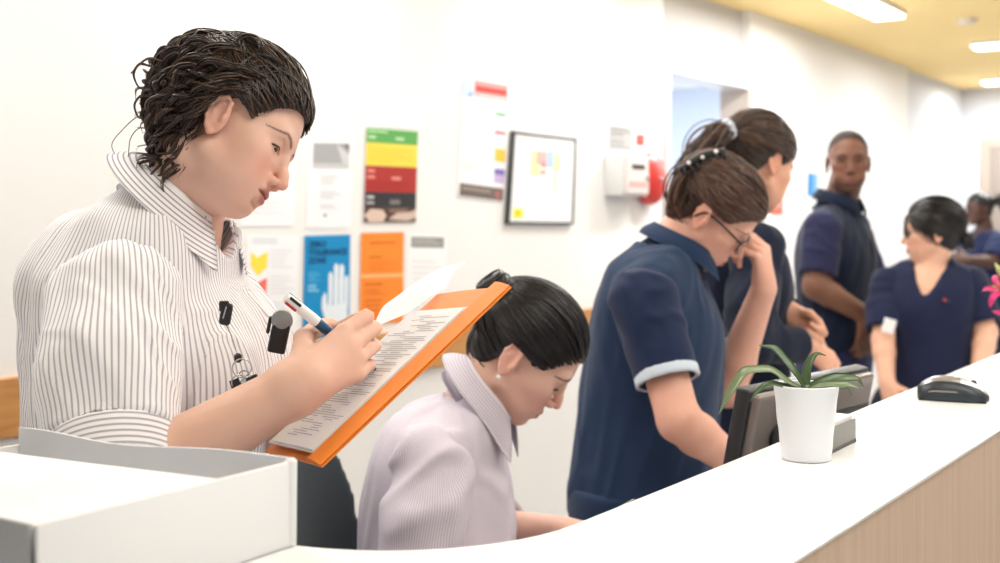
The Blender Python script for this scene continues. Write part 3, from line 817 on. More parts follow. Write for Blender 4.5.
    Pth = Pth[~bad]
    strands('hair_strands', Pth, rng.uniform(.0006, .0013, len(Pth)), M['hair_dark'], root)
    # curls flowing back over the crown and hanging to the collar
    cur = []; rad = []; MM = 44
    def clump(p, e, hang, amp, turns, lift, nst=9, spread=.0024):
        a = sc.unit(p); b = sc.unit(e); w_ = math.acos(np.clip(a@b, -.999, .999)); t = np.linspace(0, 1, MM)
        tt = np.clip(t/.72, 0, 1)
        u = (np.sin((1-tt)*w_)[:, None]*a+np.sin(tt*w_)[:, None]*b)/math.sin(w_)
        q = H.w(sc.c+u*(sc.r+(.003+lift*np.minimum(1, t*2.2))[:, None]))
        q = q+np.clip((t-.60)/.40, 0, 1)[:, None]**1.3*np.asarray(hang)
        T_ = np.gradient(q, axis=0); T_ /= np.linalg.norm(T_, axis=1)[:, None]
        x = np.cross(T_, V(.2, 1, .1)); x /= np.linalg.norm(x, axis=1)[:, None]; y = np.cross(T_, x)
        ph = rng.uniform(0, 6.28)+turns*6.283*t**1.25; am = amp*np.clip(t*2.6, .12, 1)
        c = q+(am*np.cos(ph))[:, None]*x+(am*np.sin(ph))[:, None]*y
        for k in range(nst):
            o2 = rng.uniform(0, 6.28); te = rng.uniform(.82, 1.0); rr = spread*math.sqrt(rng.random())*2*(1-.85*t**3); tw = rng.uniform(-2, 2)
            pp = c+(rr*np.cos(o2+tw*t))[:, None]*x+(rr*np.sin(o2+tw*t))[:, None]*y
            pp = smooth_path(pp[:max(8, int(MM*te))], MM); l = H.loc(pp)
            if ((np.abs(l[:, 0]) > .045) & (l[:, 1] > -.006) & (l[:, 2] < .030) & (l[:, 1] < .06)).any(): continue
            cur.append(pp); rad.append(rng.uniform(.0006, .0012))
    pts = np.array([p for p in sc.sample(3000) if p[1] < .055 and p[2] > .0])
    for p in pts[:190]:
        x = np.clip(p[0]*1.15+rng.normal()*.012, -.074, .074)
        e = V(x, rng.uniform(-.105, -.05)+abs(x)*.35, rng.uniform(-.045, .055))
        clump(p, e, V(rng.uniform(-.030, .006), rng.normal()*.008, -rng.uniform(.008, .045)), rng.uniform(.0045, .0095), rng.uniform(2.0, 4.2), rng.uniform(.006, .022))
    for i in range(130):
        x = rng.uniform(-.060, .060); p = V(x, rng.uniform(-.09, -.035), rng.uniform(-.03, .05)); e = V(x*.95, rng.uniform(-.085, -.045)+abs(x)*.3, rng.uniform(-.075, -.05))
        clump(p, e, V(rng.uniform(-.050, .014), rng.normal()*.012, -rng.uniform(.030, .085)), rng.uniform(.006, .0105), rng.uniform(2.2, 4.0), rng.uniform(.014, .034), 11)
    for i in range(70):
        sg = rng.choice([-1, 1]); p = V(sg*.066, rng.uniform(-.05, .012), rng.uniform(.03, .075)); e = V(sg*rng.uniform(.050, .070), rng.uniform(-.060, -.018), rng.uniform(-.045, -.005))
        clump(p, e, V(rng.uniform(-.02, .008), -sg*.004, -rng.uniform(.010, .050)), rng.uniform(.004, .008), rng.uniform(1.8, 3.4), rng.uniform(.006, .016), 9)
    strands('hair_curls', cur, rad, M['hair_dark'], root)
    # loose loops standing off the outline
    fly = []
    def px3(pts, Y): return smooth_path([P(x, y, Y) for x, y in pts], 34)
    loops = [[(232, 52), (236, 41), (246, 34), (257, 36), (262, 46), (258, 56)], [(231, 54), (238, 43), (248, 37), (256, 40), (259, 50), (254, 58)],
             [(160, 112), (140, 116), (122, 130), (112, 145), (118, 160)], [(165, 128), (140, 128), (130, 142), (128, 160), (136, 172)], [(150, 66), (141, 64), (134, 74), (140, 88), (150, 90)],
             [(165, 62), (150, 58), (138, 66), (131, 73)], [(300, 80), (314, 95), (320, 108), (316, 122), (309, 128)], [(296, 76), (312, 96), (316, 112), (311, 126)],
             [(158, 96), (142, 96), (134, 106), (140, 118), (152, 114)], [(190, 42), (200, 31), (212, 34), (215, 44), (208, 50)]]
    loops = loops[:6]+loops[8:]
    for i, lp in enumerate(loops):
        for k in range(1 if i in (2, 3) else 4):
            fly.append(px3([(x+rng.normal()*.4, y+rng.normal()*.4) for x, y in lp], 1.46+rng.normal()*.003))
    fly = [fly[i:i+4] for i in (0, 4)]+[[fly[8]], [fly[9]]]+[fly[i:i+4] for i in range(10, len(fly), 4)]
    for w_ in fly: strands('hair_wisp', w_, [.0012 if len(w_) > 1 else .0008]*len(w_), M['hair_dark'], root, prof=([0, 1], [1, .6]))
    # ---- shirt
    so = To-O
    M['shirt1'] = stripe_mat('white_shirt_stripes', (245, 244, 247), (182, 176, 187), ('ring', so, L/.18, F/.155, 160), duty=.31)
    T = SDF(); T.loft(To, RT, st[:-1], k=.02, n=2.15)
    T.cone(nb-V(0, 0, .02), nb*.35+shR*.65+V(0, .02, .0), .060, .056, k=.05); T.cone(nb-V(0, 0, .02), nb*.35+shL*.65, .060, .056, k=.05)
    T.ell(To+F*.090+L*.075+V(0, 0, -.03), (.070, .075, .07), k=.05); T.ell(To+F*.090-L*.075+V(0, 0, -.03), (.070, .075, .07), k=.05)
    T.cone(nb+V(.0, 0, .0), nb+V(.06, 0, .13), .066, .075, k=.006, op='s')
    T.cone(nb+F*.04, nb+F*.085-V(0, 0, .045), .050, .012, k=.006, op='s')
    xs = axis(-.66, -.16, .0055); ys = axis(1.28, 1.78, .0055); zs = axis(.60, 1.47, .0062)
    v, f = T.mesh(xs, ys, zs)
    v = folds(v, f, .006, 7, 3, (0, 0, 1), .4, ridge=False); v = folds(v, f, .0045, 13, 4, (.3, .3, 1), .3)
    shirt = mesh_obj('shirt_body', v, f, M['shirt1'], root)
    # sleeves
    for nm, sh, el, sd in (('near', shR, elR, -1), ('far', shL, elL, 1)):
        top = sh+V(.004 if sd < 0 else 0, .012*-sd*-1, .0); tip = sh+(el-sh)*.90; ax = nrm(tip-top)
        if sd < 0: top = sh+V(-.004, .034, -.030); tip = V(-.404, 1.262, 1.146); ax = nrm(tip-top)
        T = SDF(); mid = (top+tip)/2+V(-.004, -.006, .004)
        T.cone(top, mid, .074, .073, k=.03); T.cone(mid, tip-ax*.0, .073, .069, k=.03)
        T.plane(tip-ax*.020, ax); T.cone(tip-ax*.035, tip+ax*.08, .059, .059, k=.002, op='s')
        e1 = nrm(np.cross(ax, F)); e2 = np.cross(ax, e1)
        c0 = (top+tip)/2
        xs = axis(*(np.array([min(top[0], tip[0])-.12, max(top[0], tip[0])+.12])), .0048); ys = axis(min(top[1], tip[1])-.11, max(top[1], tip[1])+.13, .0048); zs = axis(tip[2]-.09, top[2]+.11, .0048)
        v, f = T.mesh(xs, ys, zs)
        v = folds(v, f, .0055, 9, 21, ax, .35, ridge=False)
        v = folds(v, f, .0050, 15, 22, nrm(ax+F*.8), .22, mask=lambda Q: .35+.65*np.exp(-((Q-(sh+F*.05-V(0, 0, .05)))**2).sum(1)/.006))
        m = stripe_mat('sleeve_stripes', (245, 244, 247), (182, 176, 187), ('ring', c0-O, e1, e2, 74), duty=.31)
        slv = mesh_obj('sleeve', v, f, m, root)
        T = SDF(); T.cone(tip-ax*.05, tip+ax*.05, .0735, .0725, k=.01); T.plane(tip-ax*.022, -ax, k=.002); T.plane(tip+ax*.022, ax, k=.002); T.cone(tip-ax*.06, tip+ax*.08, .062, .062, k=.002, op='s')
        xs = axis(tip[0]-.1, tip[0]+.1, .004); ys = axis(tip[1]-.1, tip[1]+.1, .004); zs = axis(tip[2]-.09, tip[2]+.09, .004)
        v, f = T.mesh(xs, ys, zs); v = folds(v, f, .0006, 9, 23, ax, .4, ridge=False)
        mesh_obj('cuff', v, f, stripe_mat('cuff_stripes', (245, 244, 247), (178, 172, 184), ('plane', ax, .0068)), slv)
    # collar
    cm = stripe_mat('collar_stripes', (246, 245, 248), (166, 158, 170), ('attr', .0068), duty=.33)
    Uc = nrm((.66, -.05, .75)); Fc = nrm(F-Uc*(F@Uc)); Lc = np.cross(Uc, Fc); Rc = np.stack([Lc, Fc, Uc], 1)
    collar('collar', shirt, V(-.406, 1.506, 1.418), Rc, .054, .061, cm, stand=.026, leaf=.046, tip=.074, gap=.44, flare=.036, tipout=.022, drop=.006)
    # trousers and shoes
    T = SDF(); T.loft(V(-.43, 1.53, .80), RT, [(-.10, 0, 0, .18, .15), (0, 0, 0, .195, .155), (.14, 0, 0, .17, .138)], n=2.1)
    legs(T, V(-.43, 1.53, .82), L, ((-.40, 1.62), (-.44, 1.43)), r=(.115, .085, .065), toe=F); T.plane((0, 0, .10), (0, 0, -1))
    v, f = T.mesh(axis(-.75, -.1, .014), axis(1.2, 1.85, .014), axis(.05, .97, .014)); mesh_obj('trousers', v, f, M['navy_dark'], root)
    shoes(root, ((-.40, 1.62), (-.44, 1.43)), F)
    return dict(root=root, H=H, fu=fu, fw=fw, fn=fn, N0=N0_, F=F, L=L, wrR=wrR, tips=tR, To=To)
def shoes(root, foot, F, m=None):
    sd = np.cross(UP, F)
    for x, y in foot:
        T = SDF(); a = V(x, y, .0)
        T.cone(a-F*.03+V(0, 0, .045), a+F*.05+V(0, 0, .045), .045, .044, k=.02); T.cone(a+F*.05+V(0, 0, .04), a+F*.16+V(0, 0, .03), .045, .034, k=.03); T.plane((0, 0, .002), (0, 0, -1))
        v, f = T.mesh(axis(x-.25, x+.25, .010), axis(y-.25, y+.25, .010), axis(-.02, .13, .010)); mesh_obj('shoe', v, f, m or M['black'], root)
def navy(name, rgb, sheen=.1): return mat(name, rgb, .85, spec=.2, bump=(60, .15), sheen=sheen)
M['navy_dark'] = navy('dark_navy_cloth', (30, 34, 48))
p1 = make_p1()
# ------------------------------------------------------------------ what the writing woman holds and wears
M['orange'] = mat('orange_card', (246, 140, 46), .45, spec=.4)
M['paper'] = mat('white_paper', (244, 244, 246), .8, spec=.2)
M['ink'] = mat('printed_ink', (166, 162, 174), .8, spec=.1)
M['inkgrey'] = mat('printed_grey', (214, 214, 218), .8, spec=.1)
M['chrome'] = mat('polished_metal', (190, 190, 192), .18, 1.0)
def bend(P0, u, v, n, nu, nv, f):
    """sheet P0 + a u + b v + f(a,b) n"""
    return np.array([[P0+a*u+b*v+f(a, b)*n for b in np.linspace(0, 1, nv)] for a in np.linspace(0, 1, nu)])
def p1_things(p):
    fu, fw, fn, Q = p['fu'], p['fw'], p['fn'], p['N0']
    C0 = Q+(fu+fw)/2
    t = thing('folder', C0, 'open orange card folder held under the papers being written on', 'folder')
    mb = MB(); mb.grid(bend(Q, fu, fw, fn, 10, 8, lambda a, b: -.006+.006*b*(1-b)), thick=.0018); autosmooth(mb.build('back_cover', M['orange'], t))
    mb = MB(); mb.grid(bend(Q+fn*.001-fu*.0+fw*.005, fu*1.0, fw*.138, fn, 10, 6, lambda a, b: -.005+.007*math.sin(b*1.5)), thick=.0015); autosmooth(mb.build('flap', M['orange'], t))
    # papers: a pile and the sheet being written on
    def sheet(name, P0, u, v, f, label, thick, lines, seed, nu=14, nv=10, n=fn):
        mb = MB(); G = bend(P0, u, v, n, nu, nv, f); mb.grid(G, thick=thick)
        r = np.random.default_rng(seed)
        if lines:
            for i in range(lines):
                a0 = .06+.90*i/lines
                for seg_ in range(r.integers(1, 4)):
                    b0 = r.uniform(.05, .6); b1 = min(.95, b0+r.uniform(.12, .5)); w_ = .0035
                    gg = [[P0+a*u+b*v+(f(a, b)+.0005)*n for b in np.linspace(b0, b1, 6)] for a in (a0, a0+w_)]
                    mb.grid(np.array(gg), mi=1)
        o = mb.build(name, [M['paper'], M['ink']]); autosmooth(o)
        return tag(o, label, 'paper')
    sheet('form', Q+fw*.155+fu*.035+fn*.0046, fu*.80, fw*.74, lambda a, b: .0, 'printed form in the orange folder under the writing hand', .0009, 60, 1)
    sheet('paper_stack', Q+fw*.150+fu*.028+fn*.0032, fu*.815, fw*.78, lambda a, b: .0, 'white sheets beneath the printed form in the orange folder', .0022, 0, 2)
    g = lambda px, py, Y: P(px, py, Y)
    # loose page curling up from the far edge
    a = [g(374, 327, 1.40), g(405, 314, 1.455), g(432, 296, 1.49), g(447, 287, 1.52)]
    b = [g(392, 300, 1.46), g(418, 281, 1.52), g(444, 267, 1.56), g(466, 262, 1.60)]
    A = smooth_path(a, 12); B = smooth_path(b, 12)
    G = np.array([[A[i]*(1-s)+B[i]*s+V(-.3, .1, .9)*.006*math.sin(s*math.pi) for s in np.linspace(0, 1, 8)] for i in range(12)])
    mb = MB(); mb.grid(G, thick=.0006)
    o = mb.build('page', [M['paper']]); autosmooth(o); tag(o, 'loose white page curling up at the far edge of the orange folder', 'paper')
    # four-colour pen
    tip = P(379, 374, 1.366)+fn*.0065; top = P(286, 297, 1.300); ax = nrm(tip-top); Lp = np.linalg.norm(tip-top)
    M['pen_blue'] = mat('dark_blue_pen_barrel', (32, 78, 112), .3); M['pen_white'] = mat('white_pen_barrel', (242, 240, 240), .3); M['red'] = mat('red_plastic', (196, 44, 40), .35); M['green'] = mat('green_plastic', (30, 120, 70), .4)
    t = thing('pen', tip, 'white and blue click pen with coloured sliders in the writing hand', 'pen')
    mb = MB(); mb.lathe(top, ax, [(0, .0045), (.002, .0056), (.040, .0062), (.047, .0060)]); autosmooth(mb.build('upper_barrel', M['pen_white'], t))
    mb = MB(); mb.lathe(top, ax, [(.047, .0058), (.118, .0056), (.130, .0042), (.140, .0022)]); autosmooth(mb.build('lower_barrel', M['pen_blue'], t))
    mb = MB(); mb.lathe(top, ax, [(.140, .0018), (Lp, .0006)]); autosmooth(mb.build('pen_tip', M['chrome'], t))
    x = nrm(np.cross(ax, V(0, -1, 0))); y = np.cross(ax, x); R = np.stack([ax, x, y], 1)
    for (cx, cy), m in (((.7, -.7), M['red']), ((-.55, -.8), M['black']), ((.7, .7), M['green']), ((-.7, .7), M['pen_blue'])):
        d = nrm(cx*x+cy*y); mb = MB(); mb.bbox(top+ax*.010+d*.0058, (.008, .0016, .0016), R, r=.0008); mb.build('slider', m, t)
    # retractable key reel clipped to the shirt
    def hang(px, py, Y): return P(px, py, Y)
    c = hang(226, 314, 1.318)
    t = thing('key_reel', c, 'small black retractable key reel clipped to the striped shirt pocket', 'key reel')
    f_ = nrm(V(-.05, -1, .0)); R = np.stack([nrm(np.cross(f_, UP))*-1, np.cross(f_, nrm(np.cross(f_, UP))*-1)*-1, f_], 1)
    mb = MB(); mb.bbox(c, (.0065, .0125, .0045), R@Rax((0, 0, 1), 10), r=.0042); autosmooth(mb.build('reel_case', M['black'], t))
    mb = MB(); mb.bbox(c+UP*.0085-V(.002, 0, 0), (.0055, .0060, .0030), R, r=.002); autosmooth(mb.build('clip', M['black'], t))
    mb = MB(); mb.bbox(c+f_*.0048+UP*.002, (.0008, .007, .0008), R@Rax((0, 0, 1), 16), r=.0006); mb.build('highlight_strip', M['chrome'], t)
    e = hang(238, 356, 1.300)
    mb = MB(); mb.tube(smooth_path([c-UP*.012, (c+e)/2+V(-.001, 0, 0), e], 12), .0007, seg=6); mb.build('cord', M['chrome'], t)
    mb = MB(); mb.lathe(e+UP*.003, -UP, [(0, .002), (.002, .0042), (.008, .0042), (.010, .002)], seg=16); autosmooth(mb.build('cord_stop', M['black'], t))
    k0 = hang(242, 368, 1.293)
    kt = thing('key_ring', k0, 'steel key ring with keys hanging from the black reel', 'keys')
    for i, (dx, dz, r_, tl) in enumerate(((0, .0, .010, .3), (.003, -.012, .009, -.4), (-.004, -.015, .0075, .7))):
        an = np.linspace(0, 2*math.pi, 25); cc_ = k0+V(dx, 0, dz)
        mb = MB(); mb.tube([cc_+r_*(math.cos(a)*nrm(V(1, tl, 0))+math.sin(a)*UP) for a in an], .0009, seg=6, cap=False); mb.build('ring', M['chrome'], kt, smooth=True)
    for i, (dx, dz, an, m) in enumerate(((.004, -.016, 35, M['chrome']), (-.006, -.018, -20, M['black']), (.013, -.013, 65, M['black']))):
        R2 = Rax((0, 1, 0), an); mb = MB(); q = k0+V(dx, -.001-.002*i, dz)
        mb.bbox(q, (.0055, .0014, .0065), R2, r=.001); mb.bbox(q+R2@V(0, 0, -.013), (.0022, .0009, .0085), R2, r=.0006)
        autosmooth(mb.build('key', m, kt))
    # pager clipped on the shirt front
    c = P(279, 330, 1.412); M['grey_pl'] = mat('grey_plastic', (150, 152, 154), .3, .4)
    t = thing('pager', c, 'small black and silver clip-on pager at the front of the striped shirt', 'pager')
    R = Rax((0, 1, 0), 12)@Rax((0, 0, 1), 12)
    mb = MB(); mb.bbox(c-UP*.008, (.0105, .008, .019), R, r=.003); autosmooth(mb.build('case', M['black'], t))
    mb = MB(); mb.lathe(c+R@V(.001, -.009, .012), R@V(0, 1, 0), [(0, .008), (.002, .0125), (.016, .0125), (.018, .010)], seg=28); autosmooth(mb.build('dial', M['grey_pl'], t))
    mb = MB(); mb.bbox(c+R@V(-.0125, 0, .004), (.002, .006, .010), R, r=.0015); mb.build('clip', M['black'], t)
    # ---- document box lying on the counter
    M['boxgrey'] = mat('pale_grey_board', (234, 235, 237), .55); M['boxin'] = mat('box_inner_board', (226, 228, 233), .6)
    M['boxend'] = mat('grey_box_end', (176, 178, 182), .6)
    A = V(-.3135, .813, CT+.001); B = V(-.1770, 1.030, CT+.001); e = nrm(B-A); sd = V(-e[1], e[0], 0); Lb = np.linalg.norm(B-A); Wb = .37; hh = .0725; th = .004
    t = thing('document_box', A+e*Lb/2+sd*Wb/2, 'open white document box full of papers on the end of the counter', 'box file')
    R = np.stack([e, sd, UP], 1); at = lambda a, b, z: A+e*a+sd*b+UP*z
    mb = MB(); mb.bbox(at(Lb/2, Wb/2, .0015), (Lb/2, Wb/2, .0015), R, r=.0008); mb.build('base', M['boxgrey'], t)
    mb = MB(); mb.bbox(at(Lb/2, th/2, hh/2), (Lb/2, th/2, hh/2), R, r=.0018); autosmooth(mb.build('side_wall', M['boxgrey'], t))
    # rounded corner lip
    mb = MB(); mb.lathe(at(Lb-.001, .003, 0), UP, [(0, .0052), (hh, .0058), (hh+.002, .003)], seg=20); autosmooth(mb.build('corner_edge', M['boxgrey'], t))
    mb = MB(); mb.bbox(at(th/2, Wb/2+.004, hh/2), (th/2, Wb/2-.005, hh/2-.001), R, r=.0015); autosmooth(mb.build('end_wall', M['boxend'], t))
    mb = MB(); mb.bbox(at(Lb/2, Wb-th/2, hh*.35), (Lb/2, th/2, hh*.35), R, r=.0015); autosmooth(mb.build('side_wall', M['boxgrey'], t))
    G = [[at(Lb-th*.5+.003*math.sin(b*9), .004+b*(Wb-.006), z*(hh+.003+.004*math.sin(b*7.5+.6)*b-.012*b)) for z in np.linspace(0, 1, 6)] for b in np.linspace(0, 1, 30)]
    mb = MB(); mb.grid(np.array(G), thick=.003); autosmooth(mb.build('end_wall', M['boxin'], t))
    # papers inside
    for i, (z, dx, rot_) in enumerate(((.038, .0, .0), (.064, .002, .010), (.0690, .001, .004))):
        zz = [0.006, .0405, .0680][i]; h_ = (z-zz)
        G = bend(at(.006+dx, .006, z), e*(Lb*.66), sd*(Wb-.03)+e*rot_, UP, 8, 8, lambda a, b: .0025*math.sin(3*b+i)*(a-.4)-.006*a*b*(i > 0))
        mb = MB(); mb.grid(G, thick=[.029, .015, .0016][i])
        if i == 2:
            r = np.random.default_rng(5)
            for k in range(18):
                a0 = .08+.84*k/18; b0 = r.uniform(.05, .3); b1 = b0+r.uniform(.1, .45)
                gg = [[at(.006+dx, .006, z)+a*e*(Lb*.66)+b*(sd*(Wb-.03)+e*rot_)+UP*(.0025*math.sin(3*b+i)*(a-.4)-.006*a*b+.0004) for b in np.linspace(b0, b1, 6)] for a in (a0, a0+.004)]
                mb.grid(np.array(gg)[:, ::-1], mi=1)
        o = mb.build('paper_stack', [M['paper'], M['inkgrey']]); autosmooth(o)
        tag(o, ['lowest pile of white paper inside the document box', 'middle pile of white paper inside the document box', 'topmost printed sheets lying in the document box'][i], 'paper')
p1_things(p1)
# ------------------------------------------------------------------ things on the wall
PR = {}
def ink(rgb):
    k = tuple(rgb)
    if k not in PR: PR[k] = mat('print_%02x%02x%02x' % k, rgb, .6, spec=.2)
    return PR[k]
def text_mesh(txt, bold=.0):
    c = bpy.data.curves.new('t', 'FONT'); c.body = txt; c.size = 1; c.offset = bold; c.resolution_u = 3
    o = bpy.data.objects.new('t', c); COL.objects.link(o); dg = bpy.context.evaluated_depsgraph_get()
    me = o.evaluated_get(dg).to_mesh(); v = np.array([x.co[:] for x in me.vertices]); f = [list(p.vertices) for p in me.polygons]
    o.evaluated_get(dg).to_mesh_clear(); bpy.data.objects.remove(o); bpy.data.curves.remove(c)
    return v, f
class Sheet:
    """flat printed sheet whose four corners lie on the wall"""
    def __init__(s, corners, base, thick=.0015, out=.0, n0=N0):
        out = out+.0006
        s.c = [onwall(x, y, out+thick, n0) for x, y in corners]; s.mb = MB(); s.mats = [ink(base)]; s.t = thick; s.lv = .0004
        q = s.c; b = [p-NN*thick for p in q]
        s.mb.add(q+b, [[3, 2, 1, 0], [4, 5, 6, 7], [0, 1, 5, 4], [1, 2, 6, 5], [2, 3, 7, 6], [3, 0, 4, 7]])
    def at(s, u, v, o=0.): c = s.c; return (c[0]*(1-u)+c[1]*u)*(1-v)+(c[3]*(1-u)+c[2]*u)*v+NN*o
    def mi(s, rgb):
        m = ink(rgb)
        if m not in s.mats: s.mats.append(m)
        return s.mats.index(m)
    def rect(s, u0, v0, u1, v1, rgb): s.poly([(u0, v0), (u1, v0), (u1, v1), (u0, v1)], rgb)
    def poly(s, pts, rgb):
        s.lv += .00003; s.mb.add([s.at(u, v, s.lv) for u, v in pts], [list(range(len(pts)))[::-1]], s.mi(rgb))
    def lines(s, u0, v0, u1, v1, n, rgb, h=.35, seed=1):
        r = np.random.default_rng(seed)
        for i in range(n):
            a = v0+(v1-v0)*i/n; s.rect(u0, a, u0+(u1-u0)*r.uniform(.55, 1), a+(v1-v0)/n*h, rgb)
    def text(s, txt, u0, v0, u1, v1, rgb, bold=.0):
        v, f = text_mesh(txt, bold); lo, hi = v.min(0), v.max(0); s.lv += .00003
        P_ = [s.at(u0+(u1-u0)*(p[0]-lo[0])/(hi[0]-lo[0]), v1+(v0-v1)*(p[1]-lo[1])/(hi[1]-lo[1]), s.lv) for p in v]
        s.mb.add(P_, f, s.mi(rgb))
    def build(s, name, label, cat='poster', group=None, parent=None):
        o = s.mb.build(name, s.mats, parent)
        if parent is None: tag(o, label, cat, group)
        return o
WHT = (240, 240, 243)
# plain sheet with photo heading
q = Sheet([(309, 140), (353, 141), (350, 228), (306, 228)], WHT); q.rect(.10, .03, .92, .32, (168, 168, 170)); q.poly([(.62, .04), (.92, .16), (.92, .30), (.78, .26)], (205, 205, 207)); q.rect(.10, .26, .92, .32, (196, 196, 198)); q.poly([(.76, .04), (.92, .04), (.92, .13)], (120, 120, 124))
for k, (a, b) in enumerate(((.40, .52), (.58, .68), (.73, .79))): q.lines(.28, a, .78, b, 3, (214, 214, 218), .5, k)
q.rect(.38, .84, .44, .87, (130, 130, 134)); q.build('notice', 'white notice with a grey photo across its top, hanging by the writing woman\'s face', 'notice')
# traffic light chart
q = Sheet([(366.5, 127.5), (418, 131.5), (415.5, 222), (363.5, 222)], (238, 236, 234), out=.003)
for a, b, c in ((0, .155, (96, 166, 88)), (.155, .40, (236, 212, 84)), (.40, .68, (170, 54, 50)), (.68, .84, (54, 53, 56)), (.84, 1.0, (84, 62, 54))): q.rect(0, a, 1, b, c)
for a, c in ((.08, (180, 215, 170)), (.44, (226, 140, 130)), (.505, (226, 140, 130)), (.72, (190, 188, 188)), (.78, (170, 168, 168))): q.rect(.04, a, .18, a+.03, c)
q.rect(.55, .08, .72, .115, (180, 215, 170)); q.rect(.50, .51, .68, .545, (222, 140, 130)); q.rect(.48, .76, .68, .81, (120, 116, 116)); q.rect(.02, .02, .40, .045, (170, 214, 160))
q.lines(.06, .22, .9, .38, 4, (232, 200, 60), .3, 4); q.lines(.06, .57, .9, .67, 3, (170, 44, 44), .4, 5)
q.poly([(.0, .93), (.12, .86), (.35, .87), (.42, .93), (.36, 1), (.10, 1)], (216, 190, 176)); q.poly([(.46, .97), (.62, .90), (.88, .89), (1, .86), (1, .95), (.84, .99), (.6, .98)], (206, 182, 170)); q.poly([(.45, .86), (.85, .85), (.8, .89), (.5, .90)], (130, 106, 96))
q.build('chart', 'wall chart banded green, yellow, red and black, with a photo of hands at its foot', 'chart')
# sheets between and above
q = Sheet([(372, 92), (424, 96), (422, 128), (370, 126)], (243, 243, 245)); q.lines(.1, .5, .5, .8, 3, (228, 228, 232), .4); q.build('notice', 'blank-looking white sheet just above the colour-banded chart', 'notice')
q = Sheet([(243, 138), (297, 140), (294, 226), (240, 226)], (242, 242, 245)); q.lines(.1, .1, .9, .9, 14, (230, 230, 235), .3); q.build('notice', 'faint white notice behind the face of the writing woman', 'notice')
# sheet with arrows
q = Sheet([(247, 235), (299, 236), (296, 332), (244, 332)], (242, 242, 245)); q.lines(.1, .03, .80, .10, 2, (214, 214, 220), .5, 2)
for a, c in ((.17, (250, 222, 80)), (.44, (236, 112, 104)), (.72, (92, 148, 204))):
    q.poly([(.08, a), (.20, a+.06), (.32, a+.02), (.40, a), (.39, a+.16), (.22, a+.25), (.08, a+.15)], c)
for k in range(3): q.lines(.46, .15+.27*k, .95, .36+.27*k, 5, (222, 222, 228), .3, k)
q.build('notice', 'white sheet with yellow, red and blue arrows, beside the blue poster', 'notice')
# ZERO TOLERANCE ZONE
BL = (24, 138, 196)
q = Sheet([(305, 236), (350.5, 234.5), (349, 336), (303, 338)], BL, out=.002)
q.text('ZERO', .08, .055, .46, .115, (10, 36, 80), .035); q.text('TOLERANCE', .08, .135, .92, .195, (10, 36, 80), .035); q.text('ZONE', .08, .215, .46, .275, (10, 36, 80), .035)
q.lines(.08, .36, .34, .46, 4, (90, 180, 222), .4, 1); q.lines(.08, .48, .34, .56, 3, (150, 208, 236), .5, 2)
hw = (226, 234, 242)
q.poly([(.38, .62), (.44, .56), (.48, .58), (.49, .66), (.52, .70), (.95, .66), (.96, .84), (.90, .96), (.52, .96), (.46, .84), (.38, .72)], hw)
for u0, u1, v0 in ((.52, .61, .36), (.635, .735, .28), (.755, .86, .29), (.88, .965, .40)):
    m = (u0+u1)/2; q.poly([(u0, v0+.03), (u0+.02, v0+.008), (m, v0), (u1-.02, v0+.008), (u1, v0+.03), (u1, .72), (u0, .72)], hw)
for u in (.622, .745, .870): q.rect(u-.006, .42, u+.006, .66, (150, 190, 220))
q.poly([(.06+.055*math.cos(a), .93+.028*math.sin(a)) for a in np.linspace(0, 6.28, 15)[:-1]], (200, 226, 240)); q.lines(.15, .915, .36, .95, 2, (150, 208, 236), .5)
q.build('poster', 'blue poster with a raised white hand, reading zero tolerance zone', 'poster')
# orange poster
q = Sheet([(361.5, 233), (404, 232), (403, 322), (359.5, 324)], (246, 140, 52), out=.002)
q.rect(.0, .46, 1, .475, (255, 196, 140)); q.rect(.0, .475, 1, .50, (252, 176, 110)); q.rect(.18, .10, .80, .125, (214, 112, 36)); q.rect(.18, .26, .48, .28, (206, 108, 38)); q.lines(.18, .32, .85, .44, 4, (230, 124, 44), .35)
q.rect(.10, .56, .50, .58, (206, 100, 34)); q.lines(.10, .62, .66, .70, 3, (220, 112, 40), .4, 3); q.lines(.10, .74, .6, .95, 4, (212, 104, 36), .3, 6)
q.build('poster', 'orange poster with a pale line across it, beside the blue poster', 'poster')
# sheet with grey heading
q = Sheet([(408, 234), (447, 235), (445, 322), (406, 322)], (241, 241, 243)); q.rect(.08, .03, .92, .15, (146, 144, 142)); q.lines(.14, .055, .85, .13, 2, (190, 188, 186), .4); q.lines(.12, .3, .85, .9, 9, (226, 226, 230), .3); q.build('notice', 'white sheet with a grey heading bar, beside the orange poster', 'notice')
# tall notice with red heading
q = Sheet([(463, 77), (508, 84.5), (503.5, 203), (457, 197)], (241, 241, 244), out=.001)
q.rect(.0, .01, .22, .155, (204, 222, 244)); q.rect(.25, .01, 1, .15, (246, 150, 148)); q.rect(.28, .055, .97, .095, (226, 62, 54)); q.rect(.28, .12, .97, .14, (248, 220, 220)); q.poly([(.08, .15), (.22, .10), (.22, .155)], (130, 176, 224))
q.rect(.74, .25, .98, .275, (92, 176, 110)); q.rect(.74, .405, .98, .43, (232, 76, 98)); q.rect(.76, .55, 1, .66, (248, 192, 80)); q.rect(.76, .72, 1, .77, (126, 108, 180)); q.rect(.76, .77, 1, .84, (196, 176, 214))
for k in range(4): q.lines(.06, .22+.15*k, .66, .34+.15*k, 5, (228, 228, 233), .3, k)
q.rect(.04, .88, .98, .985, (112, 100, 94)); q.rect(.10, .91, .7, .93, (160, 148, 140)); q.rect(.80, .91, .92, .97, (176, 110, 108))
q.build('notice', 'tall white notice with a red heading and coloured side tabs, left of the framed board', 'notice')
